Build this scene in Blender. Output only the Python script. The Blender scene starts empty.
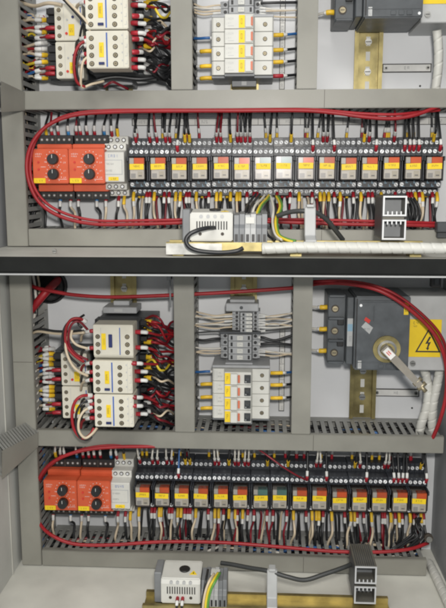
import bpy, bmesh, math, random
from mathutils import Vector, Matrix
random.seed(7)
S = .001                                   # everything below is in millimetres: x right, z up, d out from the mounting plate
scene = bpy.context.scene
COL = scene.collection

# ------------------------------------------------------------------ camera
F, D, YAW, PITCH = 736., 970., math.radians(3), math.radians(9.2)
_f = Vector((-math.sin(YAW)*math.cos(PITCH), math.cos(YAW)*math.cos(PITCH), -math.sin(PITCH)))
_r = Vector((math.cos(YAW), math.sin(YAW), 0)); _u = _r.cross(_f)
cd = bpy.data.cameras.new('camera'); cam = bpy.data.objects.new('camera', cd); COL.objects.link(cam)
cam.location = (0, -D*S, 0); cam.rotation_euler = (math.pi/2-PITCH, 0, YAW)
cd.sensor_fit = 'HORIZONTAL'; cd.sensor_width = 36; cd.lens = 36*F/446; cd.clip_start = .01; cd.clip_end = 50
scene.camera = cam
def at(px, py, d):
    """a measured point of the photograph on the plane d mm in front of the mounting plate"""
    v = _f + _r*((px-223)/F) + _u*((304-py)/F)
    t = (D-d)/v.y
    return v.x*t, v.z*t
def pt(px, py, d):
    x, z = at(px, py, d); return (x, z, d)

# ------------------------------------------------------------------ materials
def mat(name, col, rough=.5, metal=0., var=.08, scale=60., bump=0., bscale=400., spec=.5, rvar=.12):
    m = bpy.data.materials.new(name); m.use_nodes = True
    nt = m.node_tree; b = nt.nodes['Principled BSDF']
    tc = nt.nodes.new('ShaderNodeTexCoord'); oi = nt.nodes.new('ShaderNodeObjectInfo')
    ad = nt.nodes.new('ShaderNodeVectorMath'); ad.operation = 'ADD'
    cm = nt.nodes.new('ShaderNodeCombineXYZ')
    for i in range(3): nt.links.new(oi.outputs['Random'], cm.inputs[i])
    nt.links.new(tc.outputs['Object'], ad.inputs[0]); nt.links.new(cm.outputs[0], ad.inputs[1])
    n = nt.nodes.new('ShaderNodeTexNoise'); n.inputs['Scale'].default_value = scale; n.inputs['Detail'].default_value = 5
    nt.links.new(ad.outputs[0], n.inputs['Vector'])
    mr = nt.nodes.new('ShaderNodeMapRange'); mr.inputs['From Min'].default_value = .3; mr.inputs['From Max'].default_value = .7
    mr.inputs['To Min'].default_value = 1-var; mr.inputs['To Max'].default_value = 1+var
    nt.links.new(n.outputs['Fac'], mr.inputs['Value'])
    rnd = nt.nodes.new('ShaderNodeMapRange'); rnd.inputs['To Min'].default_value = 1-var*.8; rnd.inputs['To Max'].default_value = 1+var*.8
    nt.links.new(oi.outputs['Random'], rnd.inputs['Value'])
    mu = nt.nodes.new('ShaderNodeMath'); mu.operation = 'MULTIPLY'
    nt.links.new(mr.outputs[0], mu.inputs[0]); nt.links.new(rnd.outputs[0], mu.inputs[1])
    vm = nt.nodes.new('ShaderNodeVectorMath'); vm.operation = 'SCALE'; vm.inputs[0].default_value = col
    nt.links.new(mu.outputs[0], vm.inputs['Scale'])
    nt.links.new(vm.outputs[0], b.inputs['Base Color'])
    rr = nt.nodes.new('ShaderNodeMapRange'); rr.inputs['To Min'].default_value = max(.05, rough-rvar); rr.inputs['To Max'].default_value = min(1, rough+rvar)
    nt.links.new(n.outputs['Fac'], rr.inputs['Value']); nt.links.new(rr.outputs[0], b.inputs['Roughness'])
    b.inputs['Metallic'].default_value = metal; b.inputs['Specular IOR Level'].default_value = spec
    if bump:
        n2 = nt.nodes.new('ShaderNodeTexNoise'); n2.inputs['Scale'].default_value = bscale; n2.inputs['Detail'].default_value = 3
        nt.links.new(ad.outputs[0], n2.inputs['Vector'])
        bp = nt.nodes.new('ShaderNodeBump'); bp.inputs['Strength'].default_value = bump; bp.inputs['Distance'].default_value = .001
        nt.links.new(n2.outputs['Fac'], bp.inputs['Height']); nt.links.new(bp.outputs[0], b.inputs['Normal'])
    return m
M = dict(
    plate=mat('plate_paint', (.71,.725,.745), .5, var=.06, scale=8, bump=.05, bscale=900),
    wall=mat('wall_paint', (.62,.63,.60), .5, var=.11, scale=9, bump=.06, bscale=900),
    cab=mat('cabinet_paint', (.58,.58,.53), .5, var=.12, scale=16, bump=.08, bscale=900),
    side=mat('side_wall_painted_shade', (.30,.31,.32), .5, var=.08, scale=10),  # dark wall grey with the cabinet's shade painted into the colour
    duct=mat('duct_grey', (.262,.258,.226), .42, var=.09, scale=22, bump=.04, bscale=700),
    finger=mat('duct_finger_grey', (.25,.252,.238), .5, var=.12),
    gasket=mat('gasket_rubber', (.012,.013,.0125), .85, var=.35, scale=30, bump=.15, bscale=500, spec=.25),
    dark=mat('socket_black', (.030,.034,.042), .42, var=.25),
    dgrey=mat('dark_grey_plastic', (.05,.055,.06), .45, var=.2, bump=.12, bscale=1200),
    black=mat('black_plastic', (.018,.018,.019), .4, var=.2),
    screw=mat('screw_metal', (.76,.78,.80), .6, .1, var=.3),
    brass=mat('brass_screw', (.38,.33,.22), .4, .7, var=.2),
    hole=mat('recess_brown', (.055,.045,.035), .6),
    orange=mat('orange_plastic', (.62,.105,.040), .42, var=.07),
    oflag=mat('orange_flag', (.80,.12,.015), .5, var=.15),
    gflag=mat('green_flag', (.09,.26,.24), .5, var=.15),
    cream=mat('cream_plastic', (.66,.635,.54), .45, var=.05),
    white=mat('white_plastic', (.62,.62,.58), .45, var=.05),
    lgrey=mat('light_grey_plastic', (.45,.46,.46), .45, var=.06),
    tbody=mat('terminal_body', (.36,.37,.38), .5, var=.1),
    tgrey=mat('terminal_grey', (.20,.21,.22), .45, var=.1),
    yellow=mat('yellow_label', (.84,.60,.015), .55, var=.06),
    ysl=mat('yellow_sleeve', (.78,.50,.03), .45, var=.18),
    rsl=mat('red_sleeve', (.36,.018,.03), .4, var=.2),
    bsl=mat('blue_sleeve', (.04,.20,.45), .4, var=.15),
    bobbin=mat('relay_bobbin', (.80,.79,.74), .5, var=.06),
    mark=mat('white_marker', (.68,.68,.66), .5, var=.12),
    wblack=mat('black_insulation', (.020,.021,.023), .38, var=.2),
    wred=mat('red_insulation', (.31,.012,.018), .48, var=.15),
    wdred=mat('dark_red_insulation', (.20,.01,.02), .4, var=.15),
    wbeige=mat('beige_insulation', (.62,.52,.38), .45, var=.1),
    wblue=mat('blue_insulation', (.03,.13,.36), .4, var=.15),
    wyellow=mat('yellow_insulation', (.72,.55,.04), .4, var=.1),
    wgreen=mat('green_insulation', (.10,.30,.05), .4, var=.1),
    wwhite=mat('white_insulation', (.68,.66,.60), .45, var=.1),
    wgrey=mat('grey_insulation', (.045,.048,.048), .45, var=.1),
    zinc=mat('yellow_zinc', (.31,.26,.115), .38, .7, var=.45, scale=38),
    steel=mat('zinc_steel', (.42,.42,.40), .36, .85, var=.25),
    alu=mat('cut_aluminium', (.58,.59,.60), .5, .3, var=.06),
    brown=mat('anodised_bronze', (.15,.145,.125), .45, .3, var=.15),
    ink=mat('black_ink', (.03,.03,.03), .6),
    blue=mat('blue_print', (.05,.12,.40), .5),
    navy=mat('navy_button', (.02,.03,.12), .4),
    redp=mat('red_plastic', (.60,.04,.03), .4),
    redo=mat('red_orange_window', (.62,.17,.09), .45),
    isol=mat('isolator_grey', (.075,.084,.092), .42, var=.2, bump=.12, bscale=1200),
    lever=mat('lever_steel', (.13,.12,.10), .5, .35, var=.3, scale=90),
    spiral=mat('spiral_wrap', (.60,.60,.56), .45, var=.05),
    sblue=mat('light_blue_print', (.25,.42,.55), .5),
)
def clear_mat():
    m = bpy.data.materials.new('clear_case'); m.use_nodes = True; nt = m.node_tree
    for n in list(nt.nodes): nt.nodes.remove(n)
    out = nt.nodes.new('ShaderNodeOutputMaterial'); tr = nt.nodes.new('ShaderNodeBsdfTransparent'); tr.inputs[0].default_value = (.95,.93,.91,1)
    gl = nt.nodes.new('ShaderNodeBsdfGlossy'); gl.inputs['Roughness'].default_value = .22; gl.inputs[0].default_value = (.33,.33,.35,1)
    df = nt.nodes.new('ShaderNodeBsdfDiffuse'); df.inputs[0].default_value = (.30,.26,.24,1)
    a = nt.nodes.new('ShaderNodeMixShader'); a.inputs[0].default_value = .07
    fr = nt.nodes.new('ShaderNodeFresnel'); fr.inputs[0].default_value = 1.5
    b = nt.nodes.new('ShaderNodeMixShader')
    L = nt.links.new
    L(tr.outputs[0], a.inputs[1]); L(df.outputs[0], a.inputs[2]); L(fr.outputs[0], b.inputs[0])
    L(a.outputs[0], b.inputs[1]); L(gl.outputs[0], b.inputs[2]); L(b.outputs[0], out.inputs[0])
    return m
M['clear'] = clear_mat()

# ------------------------------------------------------------------ mesh builder
def smooth_path(p, k=6):
    p = [Vector(q) for q in p]
    if len(p) < 3: return p
    out = []
    for i in range(len(p)-1):
        a, b, c, e = p[max(i-1,0)], p[i], p[i+1], p[min(i+2,len(p)-1)]
        for j in range(k):
            t = j/k
            out.append(.5*((2*b)+(c-a)*t+(2*a-5*b+4*c-e)*t*t+(3*b-a-3*c+e)*t**3))
    out.append(p[-1]); return out
def sub_path(p, s0, s1):
    out = []; s = 0
    for a, b in zip(p, p[1:]):
        l = (b-a).length
        if l > 1e-9 and s+l > s0 and s < s1:
            t0 = max(0, (s0-s)/l); t1 = min(1, (s1-s)/l)
            if not out: out.append(a.lerp(b, t0))
            out.append(a.lerp(b, t1))
        s += l
    return out
class MB:
    def __init__(self, mat='dark'):
        self.bm = bmesh.new(); self.mats = []; self.use(mat)
    def use(self, m):
        if m not in self.mats: self.mats.append(m)
        self.mi = self.mats.index(m); return self
    def _v(self, x, z, d): return self.bm.verts.new((x*S, -d*S, z*S))
    def _fin(self, faces, bev=0, seg=1, smooth=False):
        for f in faces: f.material_index = self.mi; f.smooth = smooth
        bmesh.ops.recalc_face_normals(self.bm, faces=faces)
        if bev:
            es = {e for f in faces for e in f.edges if len(e.link_faces) == 2 and e.calc_face_angle(0) > .5}
            r = bmesh.ops.bevel(self.bm, geom=list(es), offset=bev*S, segments=seg, affect='EDGES', clamp_overlap=True, material=self.mi)
        return self
    def prism(self, prof, a0, a1, axis='x', bev=0, seg=1):
        """prof in the two other axes (x: (d,z), z: (x,d), d: (x,z)) extruded from a0 to a1"""
        def put(q, a):
            if axis == 'x': return self._v(a, q[1], q[0])
            if axis == 'z': return self._v(q[0], a, q[1])
            return self._v(q[0], q[1], a)
        A = [put(q, a0) for q in prof]; B = [put(q, a1) for q in prof]; n = len(prof)
        fs = [self.bm.faces.new(A), self.bm.faces.new(B[::-1])]
        for i in range(n): fs.append(self.bm.faces.new((A[i], A[(i+1)%n], B[(i+1)%n], B[i])))
        return self._fin(fs, bev, seg)
    def box(self, x0, x1, z0, z1, d0, d1, bev=0, seg=1):
        return self.prism([(x0,z0),(x1,z0),(x1,z1),(x0,z1)], d0, d1, 'd', bev, seg)
    def hexa(self, A, B):
        """two quads of (x,z,d) corners joined"""
        a = [self._v(*q) for q in A]; b = [self._v(*q) for q in B]
        fs = [self.bm.faces.new(a), self.bm.faces.new(b[::-1])]
        for i in range(4): fs.append(self.bm.faces.new((a[i], a[(i+1)%4], b[(i+1)%4], b[i])))
        return self._fin(fs)
    def cyl(self, x, z, d0, d1, r, n=12, bev=0, r1=None):
        r1 = r if r1 is None else r1
        A = [self._v(x+r*math.cos(2*math.pi*i/n), z+r*math.sin(2*math.pi*i/n), d0) for i in range(n)]
        B = [self._v(x+r1*math.cos(2*math.pi*i/n), z+r1*math.sin(2*math.pi*i/n), d1) for i in range(n)]
        fs = [self.bm.faces.new(A), self.bm.faces.new(B[::-1])]
        sd = [self.bm.faces.new((A[i], A[(i+1)%n], B[(i+1)%n], B[i])) for i in range(n)]
        self._fin(fs+sd)
        if n >= 10:
            for f in sd: f.smooth = True
        return self
    def tube(self, pts, r, n=8, k=6, raw=False, rfun=None):
        """pts are (x,z,d)"""
        p = [Vector(q) for q in pts] if raw else smooth_path(pts, k)
        if len(p) < 2: return self
        rings = []; up = None
        for i, q in enumerate(p):
            t = (p[min(i+1,len(p)-1)]-p[max(i-1,0)])
            if t.length < 1e-9: t = Vector((0,1,0))
            t.normalize()
            if up is None: up = t.orthogonal().normalized()
            up = (up-t*up.dot(t))
            up = up.normalized() if up.length > 1e-6 else t.orthogonal().normalized()
            w = t.cross(up)
            ring = []
            for j in range(n):
                a = 2*math.pi*j/n; rr = rfun(i, a) if rfun else r
                v = q+up*(rr*math.cos(a))+w*(rr*math.sin(a)); ring.append(self._v(*v))
            rings.append(ring)
        fs = []
        for A, B in zip(rings, rings[1:]):
            for j in range(n): fs.append(self.bm.faces.new((A[j], A[(j+1)%n], B[(j+1)%n], B[j])))
        caps = [self.bm.faces.new(rings[0][::-1]), self.bm.faces.new(rings[-1])]
        self._fin(fs+caps)
        for f in fs: f.smooth = True
        return self
    def text(self, x0, x1, z0, z1, d, m='ink', n=3, up=False):
        """tiny illegible characters as thin ink strokes standing 0.1 mm proud"""
        o = self.mi; self.use(m); w = (x1-x0)/n; zm = (z0+z1)/2
        for i in range(n):
            a = x0+i*w+.1*w; b = x0+(i+1)*w-.22*w; t = min(b-a, z1-z0)*.17
            k = random.choice(('abcdef','bc','abged','abgcd','fgbc','afgcd','afgedc','abc','abcdefg','abfgcd','abcefg','afed','afged','afge','fgbce','fed','abfge'))
            if 'a' in k: self.box(a+t, b-t, z1-t, z1, d, d+.1)
            if 'g' in k: self.box(a+t, b-t, zm-t/2, zm+t/2, d, d+.1)
            if 'd' in k: self.box(a+t, b-t, z0, z0+t, d, d+.1)
            if 'f' in k: self.box(a, a+t, zm+t*.6, z1, d, d+.1)
            if 'e' in k: self.box(a, a+t, z0, zm-t*.6, d, d+.1)
            if 'b' in k: self.box(b-t, b, zm+t*.6, z1, d, d+.1)
            if 'c' in k: self.box(b-t, b, z0, zm-t*.6, d, d+.1)
        self.mi = o; return self
    def build(self, name, parent=None, origin=None):
        me = bpy.data.meshes.new(name)
        if origin is not None:
            bmesh.ops.translate(self.bm, verts=self.bm.verts, vec=-Vector((origin[0]*S, -origin[2]*S, origin[1]*S)))
        self.bm.to_mesh(me); self.bm.free()
        for m in self.mats: me.materials.append(M[m])
        o = bpy.data.objects.new(name, me); COL.objects.link(o)
        if parent: o.parent = parent
        if origin is not None: o.location = (origin[0]*S, -origin[2]*S, origin[1]*S)
        return o
def tag(o, label, cat, group=None, kind=None):
    if kind: o['kind'] = kind
    if label: o['label'] = label
    if cat: o['category'] = cat
    if group: o['group'] = group
    return o
def thing(name, label, cat, x=0, z=0, d=0, group=None):
    o = bpy.data.objects.new(name, None); COL.objects.link(o)
    o.location = (x*S, -d*S, z*S); o.empty_display_size = .01
    return tag(o, label, cat, group)
def copy_tree(o, parent=None):
    c = o.copy(); COL.objects.link(c)
    if parent: c.parent = parent
    for ch in list(o.children): copy_tree(ch, c)
    return c
def dup(root, label, x, z, d=0):
    c = copy_tree(root); c.location = (x*S, -d*S, z*S); c['label'] = label
    return c
def struct(name, mb, label, cat, origin=None): return tag(mb.build(name, None, origin), label, cat, None, 'structure')
ORD = ['first','second','third','fourth','fifth','sixth','seventh','eighth','ninth','tenth','eleventh','twelfth','thirteenth','fourteenth','fifteenth','sixteenth']
COMP = ['upper','lower']
DZ = -422.                                    # the lower compartment repeats the upper one 422 mm further down
ZF = [-76., -500.]                            # the two floors
XL, XR = -318., 238.

# ------------------------------------------------------------------ cabinet
m = MB('plate'); m.box(XL-40, XR+60, ZF[0]+.5, 420, -2, 0)
m.use('ink').cyl(at(420,86,0)[0], at(420,86,0)[1], 0, .4, 1.3)
struct('mounting_plate', m, 'white painted mounting plate behind the upper row of devices', 'mounting plate')
m = MB('plate'); m.box(XL-40, XR+60, ZF[1]+.5, -94, -2, 0)
m.use('ink').cyl(at(412,408,0)[0], at(412,408,0)[1], 0, .4, 1.3)
struct('mounting_plate', m, 'white painted mounting plate behind the lower row of devices', 'mounting plate')
m = MB('cab'); m.box(XL-60, XR+60, ZF[0]-17, ZF[0], .5, 198, .8)
m.use('lgrey').box(XL-60, XR+60, ZF[0]-19.5, ZF[0]-17.3, 150, 201, .4)
struct('cabinet_divider', m, 'grey sheet metal divider between the two compartments', 'divider')
m = MB('gasket'); m.prism([(198.2,ZF[0]+.2),(202,ZF[0]+.6),(204,ZF[0]-2),(204,ZF[0]-15),(202,ZF[0]-17.1),(198.2,ZF[0]-17.1)], XL-60, XR+60)
tag(m.build('rubber_gasket', None, (0,ZF[0]-17,200)), 'long black rubber gasket strip on the divider edge', 'gasket')
m = MB('cab'); m.box(XL-30, XR+30, ZF[1]-3, ZF[1], .5, 320)
struct('cabinet_floor', m, 'light grey painted floor of the lower compartment', 'floor')
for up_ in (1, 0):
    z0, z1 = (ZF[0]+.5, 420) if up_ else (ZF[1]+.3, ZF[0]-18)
    m = MB('side' if up_ else 'wall')  # upper wall gets the shade-darkened colour, lower one the plain paint
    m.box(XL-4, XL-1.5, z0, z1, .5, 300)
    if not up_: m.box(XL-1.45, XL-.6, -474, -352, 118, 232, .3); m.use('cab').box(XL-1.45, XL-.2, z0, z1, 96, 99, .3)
    struct('cabinet_side_wall', m, f'{"shade-painted grey" if up_ else "light painted"} left side wall of the cabinet, {"upper" if up_ else "lower"} compartment', 'side wall')
m = MB('side')  # shade on the right wall comes from its darker base colour
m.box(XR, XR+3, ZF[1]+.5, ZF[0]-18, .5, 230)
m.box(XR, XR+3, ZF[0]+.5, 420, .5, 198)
struct('cabinet_side_wall', m, 'grey right side wall of the cabinet, its shade painted in', 'side wall')

# ------------------------------------------------------------------ cable ducts
def duct(label, x0, x1, z0, z1, depth=75., vertical=False, cut=None):
    g = 'grey slotted cable ducts'
    t = thing('cable_duct', label, 'cable duct', (x0+x1)/2, (z0+z1)/2, 0, g)
    hx, hz = (x1-x0)/2, (z1-z0)/2
    m = MB('finger')
    m.box(-hx+.4, hx-.4, -hz+.4, hz-.4, .3, 2)
    L, W = (hz, hx) if vertical else (hx, hz)
    n = int(2*L/10); pitch = 2*L/n
    for s in (-1, 1):
        a, b = sorted((s*(W-.5), s*(W-2)))
        def put(u0, u1, d0, d1):
            if vertical: m.box(a, b, u0, u1, d0, d1)
            else: m.box(u0, u1, a, b, d0, d1)
        if cut and s > 0:                                   # wall cut away where the grommet sits
            zc = cut-(z0+z1)/2
            put(-L+.5, zc, 2.1, 14); put(-L+.5, zc, depth-7, depth-2.2)
            for i in range(n):
                if -L+i*pitch+7.3 < zc: put(-L+i*pitch+2, -L+i*pitch+7.3, 14.05, depth-7.05)
            continue
        put(-L+.5, L-.5, 2.1, 14); put(-L+.5, L-.5, depth-7, depth-2.2)
        for i in range(n): put(-L+i*pitch+2, -L+i*pitch+7.3, 14.05, depth-7.05)
    m.build('slotted_channel', t)
    m = MB('wblack')
    for i in range(13):
        m.use(('wblack','wblack','wblack','wgrey','wbeige','wdred','wblack','wblue','wblack','wgrey','wblack','wblack','wwhite')[i])
        pts = []; K = max(3, int(L/25))
        for k in range(K+1):
            u = -L+3+k*(2*L-6)/K; a = random.uniform(-W+4.5, W-4.5); dd = random.uniform(7, 58)*.5+.5*(8+i*3.8)
            pts.append((a, u, dd) if vertical else (u, a, dd))
        m.tube(pts, 2.0, 6, 3)
    m.build('enclosed_wires', t)
    m = MB('duct')
    m.box(-hx, hx, -hz, hz, depth-2, depth, .7, 2)
    for s in (-1, 1):
        a, b = sorted((s*W, s*(W-.45)))
        if vertical: m.box(a, b, -L, L, depth-8, depth-2.05)
        else: m.box(-L, L, a, b, depth-8, depth-2.05)
    for u in ([.37*L] if L > 150 else []):                       # butt joint between two lengths of lid
        m.use('hole')
        if vertical: m.box(-W+.6, W-.6, u, u+.5, depth+.01, depth+.12)
        else: m.box(u, u+.5, -W+.6, W-.6, depth+.01, depth+.12)
    m.build('lid', t)
    return t
for c in (0, 1):
    n = COMP[c]; z = c*DZ
    top = 420 if c == 0 else ZF[0]-19
    duct(f'grey horizontal slotted duct just above the relay row, {n} compartment', -287, 230 if c else XR-1, 89+z, 110.5+z)
    duct(f'grey horizontal slotted duct just below the relay row, {n} compartment', -287, 216 if c else XR-1, (-74.5 if c == 0 else -499), (-53.5 if c == 0 else -477))
    duct(f'grey upright slotted duct at the far left edge, {n} compartment', -314, -288, ZF[c]+1, top, 75, True, cut=-166 if c else None)
    duct(f'grey upright slotted duct between contactors and breakers, {n} compartment', -108, -83, 111+z, top, 75, True)
    duct(f'grey upright slotted duct between breakers and rotary switch, {n} compartment', 39.5, 63, 111+z, top, 75, True)
# short ducts leaving the corners towards the door
for c in (0, 1):
    d1 = 138
    if c == 0: A = [pt(24.5,92,77), pt(24.5,110.5,77)]; B = [pt(1,81,d1), pt(1,112,d1)]; back = 12
    else: A = [pt(38,432.5,77), pt(38,447,77)]; B = [pt(2,451,d1), pt(2,479,d1)]; back = 34
    t = thing('cable_duct', f'short grey slotted duct slanting out of the left corner, {COMP[c]} compartment', 'cable duct', *A[1], 'grey slotted cable ducts')
    off = Vector(A[1])
    V = lambda q: tuple(Vector(q)-off)
    def lp(q0, q1, k): return tuple(Vector(q0).lerp(Vector(q1), k))
    bk = Vector((-6, 5, -back*.2)); w = Vector((-14, 13 if c else 2, -6))
    m = MB('duct'); m.hexa([V(A[0]),V(A[1]),V(Vector(A[1])+Vector((0,0,-2))),V(Vector(A[0])+Vector((0,0,-2)))],
                           [V(B[0]),V(B[1]),V(Vector(B[1])+Vector((0,0,-2))),V(Vector(B[0])+Vector((0,0,-2)))])
    m.build('lid', t)
    m = MB('finger')
    N = 14
    for e in (0, 1):                                        # slotted walls above and below the lid
        a0, b0 = Vector(A[e])+Vector((0,0,-2.2)), Vector(B[e])+Vector((0,0,-2.2))
        for i in range(N):
            for k0, k1, u0, u1 in ((i/N, (i+.6)/N, 0, 1),):
                p0, p1 = a0.lerp(b0, k0), a0.lerp(b0, k1)
                ww = w if e == 0 else Vector((-14, 4, -6))
                th = Vector((0, -1.2 if e == 0 else 1.2, 0))
                m.hexa([V(p0),V(p1),V(p1+ww),V(p0+ww)], [V(p0+th),V(p1+th),V(p1+ww+th),V(p0+ww+th)])
    m.build('slotted_channel', t)

# ------------------------------------------------------------------ DIN rails
def din_vertical(label, x, z0, z1, m='zinc'):
    mb = MB(m); w = 17.5
    mb.prism([(-w,7.4),(-w,8.4),(-12.5,8.4),(-12.5,2),(12.5,2),(12.5,8.4),(w,8.4),(w,7.4),(13.5,7.4),(13.5,1),(-13.5,1),(-13.5,7.4)], 0, z1-z0, 'z')
    k = 0
    for zz in range(12, int(z1-z0)-8, 18):
        mb.use('white').box(-2.6, 2.6, zz-5.5, zz+5.5, 2.02, 2.12)       # slots show the plate behind
        if k % 2: mb.use('steel').cyl(0, zz-1, 2.2, 4.5, 4.2, 14); mb.use('ink').box(-3.4, 3.4, zz-1.5, zz-.6, 4.5, 4.6)
        k += 1
    return tag(mb.build('din_rail', None, (0,0,0)), label, 'rail', 'zinc mounting rails')
for c in (0, 1):
    z = c*DZ
    r = din_vertical(f'yellow zinc rail standing bare beneath the rotary switch, {COMP[c]} compartment', 0, 111+z, 200+z+(0 if c == 0 else -5)); r.location = ((131 if c == 0 else 137)*S, 0, (111+z)*S)
    r = din_vertical(f'zinc rail carrying the contactor stack, {COMP[c]} compartment', 0, 112+z, 380 if c == 0 else -95); r.location = (-183*S, 0, (112+z)*S)
    r = din_vertical(f'zinc rail carrying the terminals and breakers, {COMP[c]} compartment', 0, 112+z, 380 if c == 0 else -95); r.location = (-23*S, 0, (112+z)*S)
    m = MB('zinc'); m.prism([(7.4,-17.5),(8.4,-17.5),(8.4,-12.5),(2,-12.5),(2,12.5),(8.4,12.5),(8.4,17.5),(7.4,17.5),(7.4,13.5),(1,13.5),(1,-13.5),(7.4,-13.5)], 0, 495)
    o = tag(m.build('din_rail'), f'horizontal zinc rail behind the relay row, {COMP[c]} compartment', 'rail', 'zinc mounting rails'); o.location = (-284*S, 0, (23.5+z)*S)

# ------------------------------------------------------------------ wires
WC = {'k':('wblack','black'), 'r':('wred','red'), 'd':('wdred','dark red'), 'w':('wbeige','beige'), 'b':('wblue','blue'), 'y':('wyellow','yellow'), 'g':('wgrey','grey'), 'v':('wgreen','green'), 'h':('wwhite','white')}
SC = {'r':('rsl','red'), 'y':('ysl','yellow'), 'b':('bsl','blue'), 'h':('mark','white')}
BULK = MB('wblack')
def wire(pts, col, label, group=None, r=1.0, ends=(), tail=(), name='wire', cat='wire', n=7, k=5, bulk=False):
    """ends: sleeves from the start of the path, tail: from its end, each (length, radius, sleeve key)"""
    p = smooth_path(pts, k)
    L = sum((b-a).length for a, b in zip(p, p[1:]))
    if bulk:                                                     # beyond the 300 largest wires: one mass
        BULK.use(WC[col][0]).tube(p, r, 6, raw=True); s = 0
        for l, rr, key in ends:
            q = sub_path(p, s, s+l); s += l+.2
            if len(q) > 1: BULK.use(SC[key][0]).tube(q, rr, 7, raw=True)
        return
    org = p[0]
    m = MB(WC[col][0]); m.tube(p, r, n, raw=True)
    o = tag(m.build(name, None, tuple(org)), label, cat, group)
    def sl(s0, s1, rr, key):
        q = sub_path(p, s0, s1)
        if len(q) < 2: return
        q = [v-org for v in q]
        MB(SC[key][0]).tube(q, rr, 8, raw=True).build('marker_sleeve' if key == 'h' else 'crimp_sleeve', o)
    s = 0
    for l, rr, key in ends: sl(s, s+l, rr, key); s += l+.2
    s = L
    for l, rr, key in tail: sl(s-l, s, rr, key); s -= l+.2
    return o

# --- relay sockets and relays
PITCH_X = 25.5; X0 = -152.; ZR = 23.5
def make_socket():
    t = thing('relay_socket', '', 'relay socket', 0, 0, 0, 'dark relay sockets standing in the relay rows')
    m = MB('dark')
    m.prism([(9,-37),(30,-37),(30,-27),(48,-27),(48,-19),(42,-19),(42,11),(50,11),(50,22.5),(30,22.5),(30,34.5),(9,34.5)], -12.5, 12.5, 'x', .4)
    for x in (-12.3, -6.2, 0, 6.2, 12.3):                        # ribs between the screws
        w = .5 if abs(x) > 12 else .35
        xa, xb = max(-12.45,x-w), min(12.45,x+w)
        m.box(xa, xb, 23, 34.2, 30.05, 34.5); m.box(xa, xb, 11.5, 22.2, 50.05, 52.5)
        m.box(xa, xb, -36.5, -27.5, 30.05, 34)
    for s in (-1, 1):                                            # clip posts beside the relay
        a, b = sorted((s*12.4, s*10.6))
        m.box(a, b, -18.5, 10.5, 42.05, 60, .3); m.box(a, b, 5, 10.4, 60.05, 66, .3)
    m.use('sblue')
    for x, z in ((-9,-25.6),(-4.5,-21.4),(1,-25.2),(5,-21.6)): m.box(x, x+3, z, z+.7, 48, 48.15); m.box(x+.4, x+1, z+1.1, z+3, 48, 48.15)
    m.use('tgrey')
    for x in (-8, -2, 4): m.box(x, x+2.4, 20.6, 21.4, 50, 50.15)
    m.build('body', t)
    pos = [(x, 28.3, 30) for x in (-9.3,-3.1,3.1,9.3)]+[(x, 16.8, 50) for x in (-9.3,-3.1,3.1,9.3)]+[(x, -23, 48) for x in (-9.2,9.2)]+[(x,-31.8,30) for x in (-9,-2.6,3.8,9.4)]
    proto = None
    for x, z, d in pos:
        if proto is None:
            mm = MB('screw'); mm.cyl(0, 0, 0, 1.6, 2.35, 12); mm.use('ink').box(-1.9, 1.9, -.3, .3, 1.6, 1.7)
            proto = mm.build('terminal_screw', t); o = proto
        else:
            o = proto.copy(); COL.objects.link(o)
        o.location = (x*S, -(d+.1)*S, z*S); o.rotation_euler = (0, random.uniform(0,3), 0)
    return t
def relay_label():
    m = MB('yellow'); m.box(-8.7, 8.7, -4.2, 2.8, 69.05, 69.5, .15)
    m.text(-4.2, 4.6, -1.2, 1.0, 69.5, n=4); return m.build('yellow_label')
def make_relay(green):
    t = thing('relay', '', 'relay', 0, 0, 0, 'clear cased plug-in relays')
    m = MB('clear'); m.box(-9.8, 9.8, -17.5, 9.8, 43, 69, .8, 2); m.build('clear_case', t)
    m = MB('cream'); m.box(-8, 8, -16, 5, 43.2, 58, .5); m.use('bobbin').box(-8.8, 8.8, -16.3, -4.5, 58.1, 67.4, .6)
    m.use('lgrey').box(-7.4, -1.6, -15, -9.5, 67.45, 67.9); m.use('cream').box(.8, 7.2, -14.5, -7, 67.45, 67.9); m.use('tgrey').box(2, 6, -13, -11.6, 67.95, 68.1)
    m.build('coil', t)
    m = MB('gflag' if green else 'oflag'); m.box(-3.4, 9.1, 1.5, 9.2, 58, 68.2, .3); m.build('flag', t)
    m = MB('white'); m.box(-9, -3.6, 1.8, 9.1, 58, 68.1, .3); m.build('test_button', t)
    relay_label().parent = t
    return t
sock0 = make_socket(); rel_o = make_relay(False); rel_g = make_relay(True); used = set()
def place(proto, label, x, z, d=0):
    if proto.name in used: return dup(proto, label, x, z, d)
    used.add(proto.name); proto.location = (x*S, -d*S, z*S); proto['label'] = label; return proto
for c in (0, 1):
    for i in range(15):
        x = X0+i*PITCH_X; z = ZR+c*DZ+random.uniform(-.4,.4)
        if i < 15:
            place(sock0, f'dark relay socket with rows of screws, {ORD[i]} from left in the {COMP[c]} row', x, z)
        g = i in (6, 7)
        rl = place(rel_g if g else rel_o, f'clear relay with {"green" if g else "orange"} flag and yellow label, {ORD[i]} from left, {COMP[c]} row', x+random.uniform(-.6,.6), z+random.uniform(-.4,.4), random.uniform(-.8,.8))
        for ch in rl.children:
            if ch.name.startswith('yellow_label'):
                n_ = relay_label(); ch.data = n_.data; bpy.data.objects.remove(n_)
                ch.location = (random.uniform(-.7,.7)*S, 0, random.uniform(-1.5,.1)*S); ch.rotation_euler = (0, random.uniform(-.035,.035), 0)

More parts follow.
